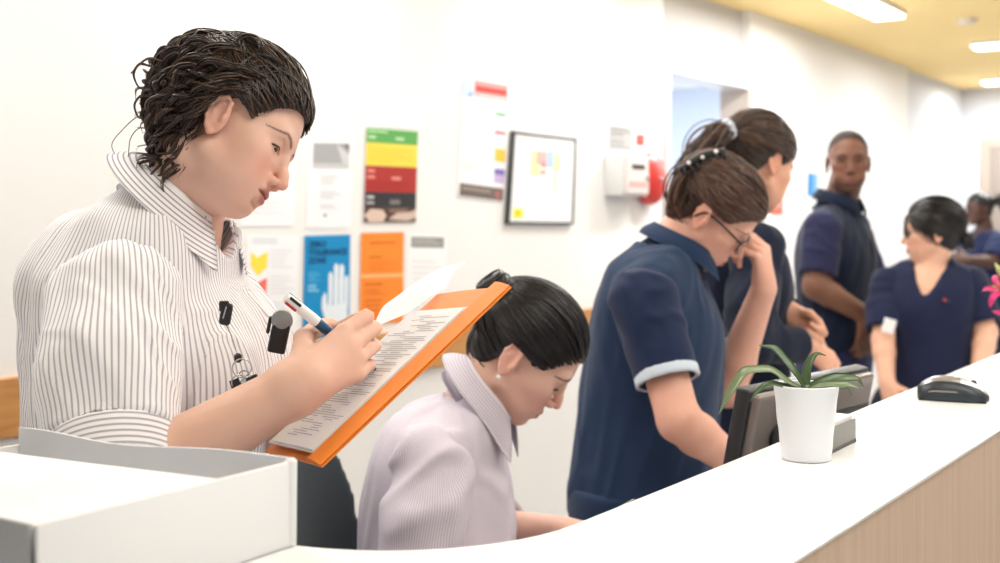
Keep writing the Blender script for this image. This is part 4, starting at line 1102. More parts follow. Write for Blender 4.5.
# framed board
t = thing('framed_board', onwall(540, 222), 'white framed board with a small coloured plan and a yellow sticker', 'noticeboard')
fc = [(513, 132.5), (574.5, 139.5), (571.5, 223), (507, 222.5)]
q = Sheet(fc, (238, 238, 240), thick=.010, out=.004)
q.rect(.26, .10, .72, .125, (206, 206, 210)); q.rect(.30, .18, .46, .46, (232, 226, 168)); q.rect(.38, .18, .56, .33, (240, 178, 172)); q.rect(.54, .17, .66, .36, (176, 200, 230)); q.rect(.66, .20, .76, .40, (226, 230, 170)); q.rect(.46, .30, .54, .44, (232, 140, 150)); q.rect(.66, .42, .74, .62, (222, 230, 206)); q.rect(.40, .36, .62, .40, (236, 236, 216))
q.rect(.08, .84, .22, .95, (248, 226, 64)); q.rect(.12, .88, .17, .91, (190, 164, 40))
for k in range(3): q.lines(.30, .66+.09*k, .62, .72+.09*k, 2, (224, 224, 228), .3, k)
q.build('board', '', parent=t)
mb = MB(); R0 = [onwall(x, y, .010) for x, y in fc]
for i in range(4):
    a, b = R0[i], R0[(i+1) % 4]; ax_ = nrm(b-a); sd_ = np.cross(NN, ax_); w_ = .008 if i == 3 else .0042
    mb.bbox((a+b)/2, (np.linalg.norm(b-a)/2+.006, w_, .009), np.stack([ax_, sd_, NN], 1), r=.002)
autosmooth(mb.build('frame', mat('dark_frame', (66, 68, 70), .4), t))
# fire panel and bell by the door
c0, c1 = onwall(609, 197), onwall(645, 153); 
t = thing('fire_panel', (c0+c1)/2*V(1, 1, 0)+V(0, 0, c0[2]), 'grey and white alarm control box on the wall beside the red bell', 'alarm panel')
a = onwall(603.5, 197); b = onwall(630, 197); s0 = a@D; s1 = b@D; z0 = onwall(612, 196)[2]; z1 = onwall(612, 154)[2]
mb = MB(); c, h = bx(s0, s1, N0+.001, N0+.085, z0, z1); mb.bbox(c, h, RW, r=.006); autosmooth(mb.build('case', mat('panel_grey', (214, 213, 212), .45), t))
mb = MB(); c, h = bx(s0+.03, s1-.006, N0+.085, N0+.094, z0+.012, z1-.012); mb.bbox(c, h, RW, r=.003); 
mb.box(*bx(s0+.075, s1-.045, N0+.094, N0+.096, z1-.065, z1-.045), R=RW, mi=1)
for k in range(4): mb.box(*bx(s0+.055+.04*k, s0+.075+.04*k, N0+.094, N0+.0965, z0+.035, z0+.06), R=RW, mi=2)
mb.build('door', [mat('panel_face', (226, 214, 210), .4), M['black'], ink((232, 150, 140))], t)
mb = MB(); mb.lathe(W(s1-.022, N0+.094, (z0+z1)/2-.01), NN, [(0, .012), (.006, .012), (.008, .008)], seg=16); autosmooth(mb.build('lock', M['chrome'], t))
M['bell'] = mat('red_enamel', (200, 46, 40), .35)
bc = onwall(650, 179, .032); t = thing('alarm_bell', bc-NN*.03, 'round red alarm bell on the wall beside the doorway', 'alarm bell')
mb = MB(); mb.lathe(bc-NN*.03, NN, [(0, .05), (.012, .06), (.016, .112), (.03, .117), (.05, .110), (.070, .082), (.080, .04), (.082, 0.001)], seg=40); autosmooth(mb.build('gong', M['bell'], t))
mb = MB(); mb.lathe(bc+NN*.050, NN, [(0, .014), (.008, .014), (.012, .006)], seg=16); autosmooth(mb.build('centre_bolt', M['chrome'], t))
q = Sheet([(609, 125), (633, 128), (632, 152), (608, 150)], (186, 184, 183)); q.lines(.08, .05, .95, .45, 3, (140, 138, 138), .5, 1); q.lines(.08, .55, .95, .95, 3, (150, 148, 148), .5, 2); q.build('sign', 'grey lettered sign just above the alarm control box', 'sign')
q = Sheet([(637, 134.5), (644.5, 135), (644, 145.5), (636.5, 145)], (200, 70, 62)); q.rect(.3, .3, .7, .6, (226, 130, 120)); q.build('sign', 'tiny red square sign above the red bell', 'sign')
# corridor wall
q = Sheet([(808, 173), (818, 174), (817.5, 196), (807.5, 196)], (58, 136, 200)); q.rect(.5, 0, 1, 1, (120, 176, 224)); q.build('sign', 'small blue sign on the corridor wall behind the man', 'sign')
q = Sheet([(771, 199), (783, 200), (783, 215), (771, 215)], (232, 104, 92)); q.rect(.2, .3, .8, .5, (244, 170, 160)); q.build('sign', 'small red sign on the corridor wall by the ponytailed woman\'s chin', 'sign')
q = Sheet([(862, 113), (889, 120), (888, 168), (862, 164)], (234, 234, 237))
for k in range(4): q.lines(.12, .08+.23*k, .9, .24+.23*k, 4, (208, 208, 213), .35, k)
q.build('notice', 'pale sheet of small print on the corridor wall beside the man\'s head', 'notice')
q = Sheet([(876, 200), (881, 200), (881, 220), (876, 220)], (222, 222, 226)); q.build('switch_plate', 'narrow pale plate on the corridor wall at the man\'s shoulder', 'switch plate')
# ------------------------------------------------------------------ on the counter and desk
def petal_grid(pts, w, up, curve=.25, n=22, m=9, fold=.15, taper=(.35, 1, .85, .02)):
    """leaf blade along pts"""
    C = smooth_path(pts, n); T = np.gradient(C, axis=0); T /= np.linalg.norm(T, axis=1)[:, None]
    S_ = np.cross(T, up); S_ /= np.linalg.norm(S_, axis=1)[:, None]; N_ = np.cross(S_, T)
    ww = w*np.interp(np.linspace(0, 1, n), np.linspace(0, 1, len(taper)), taper)
    s = np.linspace(-1, 1, m)
    return C[:, None]+S_[:, None]*(ww[:, None]*s[None])[..., None]+N_[:, None]*(ww[:, None]*fold*(s[None]**2*1.6))[..., None]
def on_top(px, py): Y = FPX*(CAM_H-CT)/(py-HOR); return P(px, py, Y)
# orchid in a white pot
pc = on_top(806, 459); s_ = FPX/pc[1]
t = thing('potted_orchid', pc, 'white pot with strap-leaved orchid plant on the counter', 'plant')
hgt = 75.0/s_; r1 = 31.5/s_; r0 = 24.5/s_
prof = [(0.0, r0-.003), (.0015, r0), (.004, r0+.0005)]
for k in range(14):
    u = k/13; prof.append((.004+(hgt-.008)*u, r0+(r1-r0)*u+.00035*math.sin(u*14)))
prof += [(hgt-.001, r1+.0006), (hgt, r1-.0005), (hgt-.001, r1-.0022), (hgt-.012, r1-.0035), (hgt-.013, .001)]
M['pot'] = mat('white_glazed_pot', (240, 243, 248), .35); M['soil'] = mat('bark_soil', (66, 52, 42), .9, bump=(200, .6))
mb = MB(); mb.lathe(pc, UP, prof, seg=56, cap=False); autosmooth(mb.build('pot', M['pot'], t), 50)
mb = MB(); mb.lathe(pc, UP, [(hgt-.0145, 0.0008), (hgt-.011, r1*.5), (hgt-.012, r1-.0035)], seg=30, cap=False); mb.build('soil', M['soil'], t, smooth=True)
M['leaf'] = mat('orchid_leaf', (74, 100, 62), .32, spec=.6, var=(14, .18)); M['leaf_pale'] = mat('orchid_leaf_pale', (122, 138, 102), .32, spec=.6, var=(14, .12))
Yp = pc[1]; g = lambda x, y, dy=0.: P(x, y, Yp+dy)
b0 = g(806, 388)
leaves = [([g(804, 390), g(790, 384, -.01), g(766, 370, -.02), g(748, 371, -.03), g(733, 388, -.035), g(719, 414, -.035)], .0066, 'leaf_pale', (.45, .9, 1.0, .95, .75, .03)),
          ([g(805, 389), g(797, 376), g(783, 358, .01), g(772, 348, .015), g(759, 346, .018)], .0058, 'leaf', (.55, .8, .9, 1.0, .15)),
          ([g(806, 389), g(806, 375, .005), g(811, 360, .01), g(818, 354, .012), g(826, 356, .01)], .0056, 'leaf', (.6, 1, .95, .6, .05)),
          ([g(806, 390), g(822, 384, -.004), g(840, 379, -.004), g(856, 379, .0), g(863, 387, .0)], .0082, 'leaf', (.6, 1.0, 1.0, .75, .05)),
          ([g(806, 391), g(824, 386, -.016), g(846, 385, -.02), g(858, 388, -.02), g(862, 384, -.02)], .0056, 'leaf_pale', (.6, 1, .9, .7, .05)),
          ([g(803, 391), g(788, 388, -.012), g(770, 384, -.02), g(757, 392, -.024), g(750, 402, -.024)], .0048, 'leaf', (.6, 1, .9, .7, .05)),
          ([g(807, 391), g(820, 390, .015), g(845, 388, .02), g(852, 396, .02)], .0045, 'leaf', (.6, 1, .8, .1)),
          ([g(804, 391), g(792, 388, .012), g(778, 386, .02), g(768, 390, .022)], .005, 'leaf', (.6, 1, .8, .1))]
for pts, w_, m, tp in leaves:
    mb = MB(); mb.grid(petal_grid(pts, w_, V(.0, -.55, .83), taper=tp, fold=.22), thick=.0012); mb.build('leaf', M[m], t, smooth=True)
mb = MB(); mb.tube([b0-UP*.012, b0+UP*.004], [.006, .004], seg=10); mb.build('stem', M['leaf'], t, smooth=True)
# monitor behind the counter, back towards us
M['mon_back'] = mat('brushed_grey_back', (136, 128, 125), .30, .6); M['mon_dark'] = mat('dark_bezel', (38, 40, 44), .4)
TL, TR_ = P(755, 393, 1.70), P(874, 368.5, 1.98); TR_[2] = TL[2]
ux = nrm((TR_-TL)*V(1, 1, 0)); nb_ = V(ux[1], -ux[0], 0)          # nb_ = back side, towards the camera
tl = Rax(ux, 0); hM = .27; Wm = np.linalg.norm((TR_-TL)[:2])
upm = nrm(UP+nb_*.20); nm = nrm(np.cross(ux, upm)); nm = nm if nm@nb_ > 0 else -nm
RM = np.stack([ux, upm, nm], 1); ctrm = (TL+TR_)/2-upm*hM/2-nm*.010
mt = thing('monitor', (ctrm[0], ctrm[1], .80), 'grey-backed computer monitor behind the counter, seen from its back, behind the orchid', 'monitor')
mb = MB(); mb.bbox(ctrm-nm*.010, (Wm/2, hM/2, .012), RM, r=.004); autosmooth(mb.build('bezel', M['mon_dark'], mt))
mb = MB(); mb.bbox(ctrm+nm*.008, (Wm/2-.006, hM/2-.005, .009), RM, r=.006); autosmooth(mb.build('back_shell', M['mon_back'], mt))
mb = MB(); mb.box(ctrm-nm*.0222, (Wm/2-.012, hM/2-.014, .0006), RM); mb.build('screen', mat('screen_glass', (30, 34, 44), .12), mt)
rd = P(776, 437, 1.)-V(0, 0, CAM_H); cm_ = V(0, 0, CAM_H); hb = cm_+rd*(((ctrm+nm*.017-cm_)@nm)/(rd@nm))
mb = MB(); mb.lathe(hb, nm, [(0, .020), (.006, .020), (.010, .016)], seg=28); autosmooth(mb.build('mount', M['black'], mt))
mb = MB(); mb.bbox(ctrm+nm*.0165+ux*(Wm*.30)+upm*(hM/2-.060), (Wm*.17, .0065, .0015), RM, r=.001); mb.build('dark_strip', M['mon_dark'], mt)  # plain dark strip on the right part of the back shell
lo = ctrm+nm*.020; fb = V(lo[0], lo[1], .801)
mb = MB(); mb.bbox(V(lo[0], lo[1], (lo[2]+.814)/2)+nb_*.012, (.022, .010, (lo[2]-.814)/2), np.stack([ux, nb_, UP], 1), r=.004); autosmooth(mb.build('stand', M['mon_dark'], mt))
mb = MB(); mb.bbox(fb+UP*.006-nb_*.01, (.10, .075, .006), np.stack([ux, nb_, UP], 1), r=.004); autosmooth(mb.build('stand_base', M['mon_dark'], mt))
# card holder
q0, q1 = on_top(831.5, 453.5), on_top(856, 441.5); e = nrm(q1-q0); n_ = V(-e[1], e[0], 0); R = np.stack([e, n_, UP], 1)
t = thing('card_holder', (q0+q1)/2, 'small grey metal holder of white cards beside the white pot', 'card holder')
Lc_ = np.linalg.norm(q1-q0); a = lambda x, y, z: q0+e*x+n_*y+UP*z
x0 = -.030
M['holder'] = mat('holder_metal', (132, 130, 128), .35, .5)
mb = MB(); mb.bbox(a((x0+Lc_)/2, .0012, .0165), ((Lc_-x0)/2, .0012, .0135), R, r=.0008); mb.build('front_plate', M['holder'], t)
mb = MB(); mb.bbox(a((x0+Lc_)/2, .018, .0022), ((Lc_-x0)/2+.0005, .019, .0022), R, r=.001)
mb.bbox(a((x0+Lc_)/2, .036, .017), ((Lc_-x0)/2, .0012, .016), R, r=.0008); mb.bbox(a(Lc_-.0008, .018, .012), (.0012, .018, .011), R, r=.0008); mb.bbox(a(x0+.0008, .018, .012), (.0012, .018, .011), R, r=.0008)
mb.build('tray', M['mon_dark'], t)
for i in range(9):
    pass
mb = MB(); mb.bbox(a((x0+Lc_)/2, .018, .0195), ((Lc_-x0)/2-.003, .014, .0148), R, r=.0006); o = mb.build('card_stack', M['paper']); tag(o, 'white cards standing in the small metal holder', 'cards')
# mouse
c = on_top(953, 400); md = nrm(on_top(985, 402.5)-on_top(925, 399)); ms = V(-md[1], md[0], 0)
t = thing('computer_mouse', c, 'black and silver wireless computer mouse on the white counter', 'mouse')
R = np.stack([md, ms, UP], 1); Lm = 34.0*c[1]/FPX
def mouse_pt(u, v):   # u along 0..1 front-back, v 0..1 across (angle)
    x = (u*2-1); w_ = .030*(1-abs(x)**3.2)**(1/2.2)*(1-.10*math.sin(u*math.pi)); 
    h_ = .0345*(max(0, 1-abs((u-.40)/(.62 if u > .40 else .46))**2.3))**.62
    an = math.pi*v; return x*Lm*1.0, -math.cos(an)*w_, .002+h_*math.sin(an)**.8
def mouse_patch(u0, u1, v0, v1, o, nu=26, nv=18):
    G = []
    for u in np.linspace(u0, u1, nu):
        row = []
        for v in np.linspace(v0, v1, nv):
            x, y, z = mouse_pt(u, v); row.append(c+R@V(x, y*(1+o*20), z+o*math.sin(math.pi*v)))
        G.append(row)
    return np.array(G)
G = mouse_patch(.003, .997, 0, 1, 0, 40, 30); mb = MB(); mb.grid(G); mb.build('body', mat('mouse_dark', (44, 52, 58), .35), t, smooth=True)
mb = MB(); mb.bbox(c+UP*.0018, (Lm*.93, .024, .0018), R, r=.0015); mb.build('base', M['black'], t)
M['mouse_top'] = mat('mouse_silver', (168, 168, 172), .22, .6)
mb = MB(); mb.grid(mouse_patch(.05, .60, .28, .72, .0009)); mb.build('palm_shell', M['mouse_top'], t, smooth=True)
mb = MB(); mb.grid(mouse_patch(.61, .97, .28, .485, .0009)); mb.build('button', mat('mouse_button', (196, 198, 204), .25, .3), t, smooth=True)
mb = MB(); mb.grid(mouse_patch(.61, .97, .515, .72, .0009)); mb.build('button', mat('mouse_button_b', (196, 198, 204), .25, .3), t, smooth=True)
mb = MB(); mb.grid(mouse_patch(.18, .58, .09, .115, .0010, 20, 4)); mb.build('side_trim', M['mouse_top'], t, smooth=True)
x, y, z = mouse_pt(.78, .5); mb = MB(); mb.lathe(c+R@V(x, -.0035, z-.001), R@V(0, 1, 0), [(0, .004), (.001, .005), (.006, .005), (.007, .004)], seg=18); mb.build('scroll_wheel', M['black'], t, smooth=True)
# spiral-bound pad standing on the desk behind the counter edge
a_, b_ = P(594, 520, 1.185), P(640, 502, 1.30); e = nrm((b_-a_)*V(1, 1, 0)); n_ = V(-e[1], e[0], 0)
zt = P(600, 516.5, 1.19)[2]-.009
t = thing('spiral_pad', ((a_+b_)/2)*V(1, 1, 0)+V(0, 0, .80), 'black spiral-bound pad standing behind the counter edge', 'notebook')
Ls = np.linalg.norm((b_-a_)[:2]); R = np.stack([e, n_, UP], 1); m_ = (a_+b_)/2
mb = MB(); mb.bbox(V(m_[0], m_[1], (zt+.80)/2-.004)+n_*.006, (Ls/2+.01, .004, (zt-.80)/2-.004), R, r=.001); mb.build('cover', M['black'], t)
for k in range(14):
    p0 = V(a_[0], a_[1], zt-.006)+e*(Ls*(k+.5)/14)+n_*.006; an = np.linspace(0, 2*math.pi, 13)
    mb = MB(); mb.tube([p0+.006*(math.cos(q_)*n_+math.sin(q_)*UP)+e*.002*q_/6.28 for q_ in an], .0010, seg=6); mb.build('ring', M['chrome'], t, smooth=True)
# keyboard on the staff desk
kb = thing('keyboard', W(1.42, -.80, .80), 'black keyboard on the staff desk below the monitor', 'keyboard')
mb = MB(); mb.bbox(W(1.42, -.80, .8095), (.20, .065, .009), RW, r=.003); autosmooth(mb.build('case', M['mon_dark'], kb))
mb = MB()
for i in range(14):
    for j in range(5): mb.bbox(W(1.42-.185+.0285*i, -.80-.048+.024*j, .8195), (.0115, .0095, .0035), RW, r=.001, seg=1)
o = mb.build('keys', M['black'], kb)
# seated woman's chair
M['chair'] = mat('charcoal_chair_fabric', (38, 50, 58), .75, bump=(90, .12), sheen=.1)
def office_chair():
    b = V(-.245, 2.0, 0); t = thing('office_chair', b, 'dark charcoal office chair behind the seated woman in lilac stripes', 'chair')
    S = SDF(); fwd = nrm((1, -.15, 0)); sd_ = np.cross(UP, fwd); Rb = np.stack([sd_, fwd, UP], 1)
    def back(Q):
        q = (Q-(b+V(-.118, 0, .775)))@Rb; x = np.abs(q[:, 0]); z = q[:, 2]; y = q[:, 1]+.10*(q[:, 0]/.23)**2*-1.0*.5+.06*(z/.25)**2*.3
        wz = .225*np.clip(1-np.clip((z-.02)/.27, 0, 1)**2.6, 0, 1)**.5+.0001
        e_ = np.maximum(x-wz, np.abs(z)-.245); return np.maximum(e_*.7, np.abs(y)-.028)*.8
    S.func(back, 'u', .02)
    v, f = S.mesh(axis(-.70, .05, .007), axis(1.65, 2.35, .007), axis(.5, 1.12, .007)); v = relax(v, f, 8); mesh_obj('backrest', v, f, M['chair'], t)
    S = SDF(); S.box(b+V(.05, 0, .425), (.235, .23, .030), .03, rot=np.stack([fwd, sd_, UP], 1)); v, f = S.mesh(axis(-.55, .2, .01), axis(1.7, 2.3, .01), axis(.37, .48, .01)); mesh_obj('seat', v, f, M['chair'], t)
    mb = MB(); mb.tube(smooth_path([b+V(-.155, .02, .78), b+V(-.19, .02, .60), b+V(-.12, .01, .40), b+V(.0, 0, .395)], 16), .018); mb.build('back_support', M['black'], t, smooth=True)
    mb = MB(); mb.lathe(b, UP, [(.07, .03), (.25, .03), (.25, .02), (.40, .02)], seg=20); autosmooth(mb.build('gas_column', M['black'], t))
    for k in range(5):
        a = 2*math.pi*k/5+.3; d = V(math.cos(a), math.sin(a), 0)
        mb = MB(); mb.tube([b+UP*.085, b+d*.15+UP*.075, b+d*.29+UP*.065], [.022, .018, .013]); lg = mb.build('leg', M['black'], t, smooth=True)
        mb = MB(); mb.lathe(b+d*.29+np.cross(UP, d)*-.012+UP*.0285, np.cross(UP, d), [(0, .024), (.002, .028), (.022, .028), (.024, .024)], seg=20); autosmooth(mb.build('castor', M['black'], lg))
office_chair()
# lilies at the end of the counter
fc_ = on_top(1022, 352); fb_ = V(fc_[0], fc_[1], CT)
t = thing('flower_vase', fb_, 'vase of pink lilies on the counter, cut by the side edge of the photo', 'flowers')
M['vase'] = mat('blue_glazed_vase', (70, 108, 160), .25); M['pink'] = mat('pink_petals', (226, 62, 128), .5, var=(30, .15)); M['lime'] = mat('lime_bud', (196, 204, 128), .5); M['green_stem'] = mat('green_stem', (86, 124, 62), .5)
mb = MB(); mb.lathe(fb_, UP, [(0, .03), (.003, .034), (.05, .036), (.09, .028), (.12, .034), (.118, .031), (.09, .025), (.05, .033), (.006, .030)], seg=32); autosmooth(mb.build('vase', M['vase'], t), 50)
heads = [(P(1002, 291, fc_[1]-.02), V(-.5, -.6, .35)), (P(1030, 262, fc_[1]+.02), V(.3, -.6, .5)), (P(1040, 300, fc_[1]), V(.6, -.5, .1)), (P(1014, 312, fc_[1]-.05), V(-.2, -.8, -.1))]
for hp_, dr in heads:
    dr = nrm(dr); x = nrm(np.cross(dr, UP)); y = np.cross(x, dr)
    mb = MB(); mb.tube(smooth_path([fb_+UP*.10, (fb_+UP*.10+hp_)/2+V(0, 0, .02), hp_-dr*.02], 14), .0025, seg=8); st_ = mb.build('stem', M['green_stem'], t, smooth=True)
    mb = MB()
    for k in range(6):
        a = 2*math.pi*k/6; r_ = math.cos(a)*x+math.sin(a)*y; ln = .034
        pts = [hp_-dr*.012, hp_+r_*.010+dr*.006, hp_+r_*.024+dr*.012, hp_+r_*ln+dr*.006, hp_+r_*(ln+.008)-dr*.006]
        mb.grid(petal_grid(pts, .0078 if k % 2 else .0062, dr, taper=(.3, .8, 1, .75, .05), n=14, m=7), thick=.0008)
    mb.build('blossom', M['pink'], t, smooth=True)
    mb = MB()
    for k in range(5):
        a = 2*math.pi*k/5; r_ = math.cos(a)*x+math.sin(a)*y; mb.tube([hp_, hp_+dr*.02+r_*.006, hp_+dr*.028+r_*.010], [.0006, .0006, .0016], seg=6)
    mb.build('stamen', M['lime'], t, smooth=True)
for p_ in (P(1000, 271, fc_[1]-.03), P(1012, 258, fc_[1]+.01)):
    d = nrm(p_-(fb_+UP*.10)); mb = MB(); mb.lathe(p_-d*.022, d, [(0, .003), (.010, .0065), (.026, .006), (.044, .0015)], seg=14); mb.build('bud', M['lime'], t, smooth=True)
    mb = MB(); mb.tube(smooth_path([fb_+UP*.10, (fb_+UP*.1+p_)/2, p_-d*.02], 8), .002, seg=8); mb.build('stem', M['green_stem'], t, smooth=True)
# ------------------------------------------------------------------ the other people
def frame_of(F, U=UP):
    F = nrm(F); L = nrm(np.cross(UP, F)); U = nrm(U); L = nrm(L-U*(L@U)); return np.stack([L, np.cross(L, U), U], 1)
def a_in(sh, nb): return sh+(nb-sh)*V(1, 1, 0)*.10-V(0, 0, .022)
def build_body(root, H, nb, To, RT, st, aR, aL, hR, hL, skin, lip, brow, foot, pel, neck=(.046, .054), armr=(.046, .038, .034, .025), res=(.011, .0028), stub=None, knees=None, hs=.92, blush=None, cloth=.013, mname=None, seated=None, browt=.0032):
    S = SDF(); H.sculpt(S)
    S.cone(H.w((0, -.022, -.040)), nb, neck[0]*H.s/.95, neck[1], k=.014)
    aR = (a_in(aR[0], nb), *aR[1:]); aL = (a_in(aL[0], nb), *aL[1:])
    for a in (aR, aL): S.cone(nb-V(0, 0, .03), a[0]-V(0, 0, .004), .034, .036, k=.03)
    S.loft(To, RT, st[:-1], k=.03, infl=-cloth)
    arm(S, *aR, r=armr); arm(S, *aL, r=armr)
    if hR: hand(S, aR[2], *hR, s=hs, right=True)
    if hL: hand(S, aL[2], *hL, s=hs, right=False)
    legs(S, pel, RT[:, 0], foot, knees=knees, toe=RT[:, 1]*V(1, 1, 0), spread=.085)
    pts = np.array([H.o, nb, *aR, *aL, pel]+[V(*f, 0) for f in foot]+([] if knees is None else list(knees)))
    lo, hi = pts.min(0)-.24, pts.max(0)+.24; lo[2] = -.01
    hc = H.w((0, .02, .01)); r_ = .135*H.s; c, f_ = res
    fine = [[(hc[i]-r_, hc[i]+r_, f_)] for i in range(3)]
    for a in (aR, aL):
        for i in range(3): fine[i].append((a[2][i]-.07, a[2][i]+.07, max(.0036, f_*1.3)))
    v, f = S.mesh(*(axis(lo[i], hi[i], c, fine[i]) for i in range(3)))
    col = H.colours(v, skin, lip, brow, stubble=stub, blush=blush, browt=browt)
    M[mname or 'skin'] = M.get(mname or 'skin') or attr_mat(mname or 'skin', .5, .10)
    return mesh_obj('body', v, f, M[mname or 'skin'], root, attrs={'col': ('FLOAT_COLOR', np.c_[col, np.ones(len(v))])})
def grid_around(pts, m, step):
    pts = np.asarray(pts); return tuple(axis(pts[:, i].min()-m, pts[:, i].max()+m, step) for i in range(3))
def torso_garment(name, root, nb, To, RT, st, shs, m, step=.008, infl=0., neckr=.066, vneck=None, seed=1, trap=.052, fold=.005, arm_holes=None, upto=None, n=2.25, extra=None, frac=.72):
    T = SDF(); T.loft(To, RT, st[:-1], k=.02, n=n, infl=infl)
    for s_ in shs: T.cone(nb-V(0, 0, .022), nb*(1-frac)+s_*frac-V(0, 0, .004), trap+infl, trap-.006+infl, k=.045)
    if extra: extra(T)
    F = RT[:, 1]; T.cone(nb+V(0, 0, .005), nb+F*.04+V(0, 0, .14), neckr, neckr*1.1, k=.006, op='s')
    if vneck is not None: T.cone(nb+F*.035+V(0, 0, .02), vneck, .058, .006, k=.006, op='s')
    else: T.cone(nb+F*.03, nb+F*.075-V(0, 0, .025), .045, .012, k=.006, op='s')
    hi = To+RT[:, 2]*st[-1, 0]; lo = To+RT[:, 2]*st[0, 0]
    v, f = T.mesh(*grid_around([lo, hi, *shs], .22, step))
    v = folds(v, f, fold, 6, seed, (0, 0, 1), .5, ridge=False); v = folds(v, f, fold*.7, 13, seed+1, (.4, .2, 1), .3)
    o = mesh_obj(name, v, f, m, root); GT[0] = T; return o
GT = [None]
SLV = [None]
def armhole(root, T, c, n, m, rad=.0065, tol=.006):
    """bound edge of a vest where the sleeve comes out of it"""
    v = SLV[0]; d = T.eval(v); q = v[np.abs(d) < tol]; n = nrm(n); q = q[(q-c)@n > -.10]
    x = nrm(np.cross(n, UP)); y = np.cross(n, x); cc = q.mean(0); an = np.arctan2((q-cc)@y, (q-cc)@x); B = 36; L_ = []
    for i in range(B):
        w_ = np.exp(-(np.angle(np.exp(1j*(an-(2*math.pi*i/B-math.pi))))/.10)**2)
        if w_.sum() > .5: L_.append((q*w_[:, None]).sum(0)/w_.sum())
    L_ = np.array(L_)
    for _ in range(2): L_ = (np.roll(L_, 1, 0)+2*L_+np.roll(L_, -1, 0))/4
    mb = MB(); mb.tube(np.r_[L_, L_[:2]], rad, seg=10, cap=False); mb.build('armhole', m, root, smooth=True)
def sleeve(root, sh, el, wr, m, frac, r=(.066, .060), step=.007, band=None, seed=5, long=False, name='sleeve', inward=V(0, 0, 0), fold=.004, rl=.047):
    sh = sh+inward; T = SDF(); fore = frac > 1
    if fore:
        tip = el+(wr-el)*(frac-1); ax = nrm(wr-el)
        T.cone(sh, el, r[0], r[1], k=.03); T.cone(el, tip, r[1], rl, k=.03); ri = rl-max(.010, 1.9*step)
    else:
        tip = sh+(el-sh)*frac; ax = nrm(el-sh); T.cone(sh, tip+ax*.02, r[0], r[1], k=.03); ri = r[1]-max(.010, 1.9*step)
    if fore:
        e1 = nrm(np.cross(ax, V(.1, .2, 1))); T.box(tip+ax*.10, (.10, .070, .070), .002, .003, 's', np.stack([ax, e1, np.cross(ax, e1)], 1))
    else: T.plane(tip, ax, k=.003)
    T.cone(tip-ax*.03, tip+ax*.09, ri, ri, k=.002, op='s')
    pts = [sh, tip]+([el] if fore else [])
    v, f = T.mesh(*grid_around(pts, .10, step))
    mk = lambda Q: np.clip((np.linalg.norm(Q-tip, axis=1)-r[1]*1.05)/.035, 0, 1)
    v = folds(v, f, fold, 7, seed, ax, .4, mask=mk, ridge=False); v = folds(v, f, fold*.9, 13, seed+1, nrm(np.cross(ax, V(.2, .3, 1))), .3, mask=mk)
    o = mesh_obj(name, v, f, m, root); SLV[0] = v
    if band is not None:
        T = SDF(); rr = (rl if fore else r[1])+.0015; w_ = .020
        T.cone(tip-ax*.04, tip+ax*.04, rr, rr, k=.002); T.plane(tip-ax*w_, -ax, k=.002); T.plane(tip+ax*.003, ax, k=.002); T.cone(tip-ax*.05, tip+ax*.06, rr-.008, rr-.008, k=.002, op='s')
        v, f = T.mesh(*grid_around([tip], .095, step*.7)); v = folds(v, f, .0012, 8, seed, ax, .4, ridge=False); mesh_obj('cuff', v, f, band, o)
    return o
def trousers(root, To, RT, pel, foot, m, top, knees=None, step=.014, w=.175, d=.14):
    T = SDF(); T.loft(pel, RT if knees is None else frame_of(RT[:, 1]), [(-.10, 0, 0, w*.95, d*.95), (0, 0, 0, w, d), (max(.06, top-pel[2]), 0, 0, w*.90, d*.90)], n=2.1)
    legs(T, pel-V(0, 0, .02), RT[:, 0], foot, r=(.105, .078, .058), knees=knees, toe=RT[:, 1]*V(1, 1, 0)); T.plane((0, 0, .09), (0, 0, -1))
    pts = [pel, pel+V(0, 0, .05)]+[V(*f, .1) for f in foot]+([] if knees is None else list(knees))
    v, f = T.mesh(*grid_around(pts, .2, step)); mesh_obj('trousers', v, f, m, root); shoes(root, foot, nrm(RT[:, 1]*V(1, 1, 0)))
M['navy_vest'] = navy('navy_vest_cloth', (35, 54, 84)); M['navy_top'] = navy('navy_polo_cloth', (31, 43, 74)); M['white_band'] = navy('pale_blue_band', (214, 226, 240))
M['navy_long'] = navy('navy_knit', (23, 31, 52)); M['navy_scrub'] = navy('navy_scrub_cloth', (29, 35, 64)); M['navy_man'] = navy('navy_gilet', (21, 31, 52)); M['violet_navy'] = navy('blue_violet_polo', (38, 40, 72))
M['navy_far'] = navy('mid_navy_cloth', (27, 37, 72)); M['trouser_blue'] = navy('navy_trouser', (42, 46, 84))
M['pearl'] = mat('pearl', (240, 236, 232), .2); M['lens'] = mat('spectacle_lens', (235, 238, 245), .05, trans=.92)

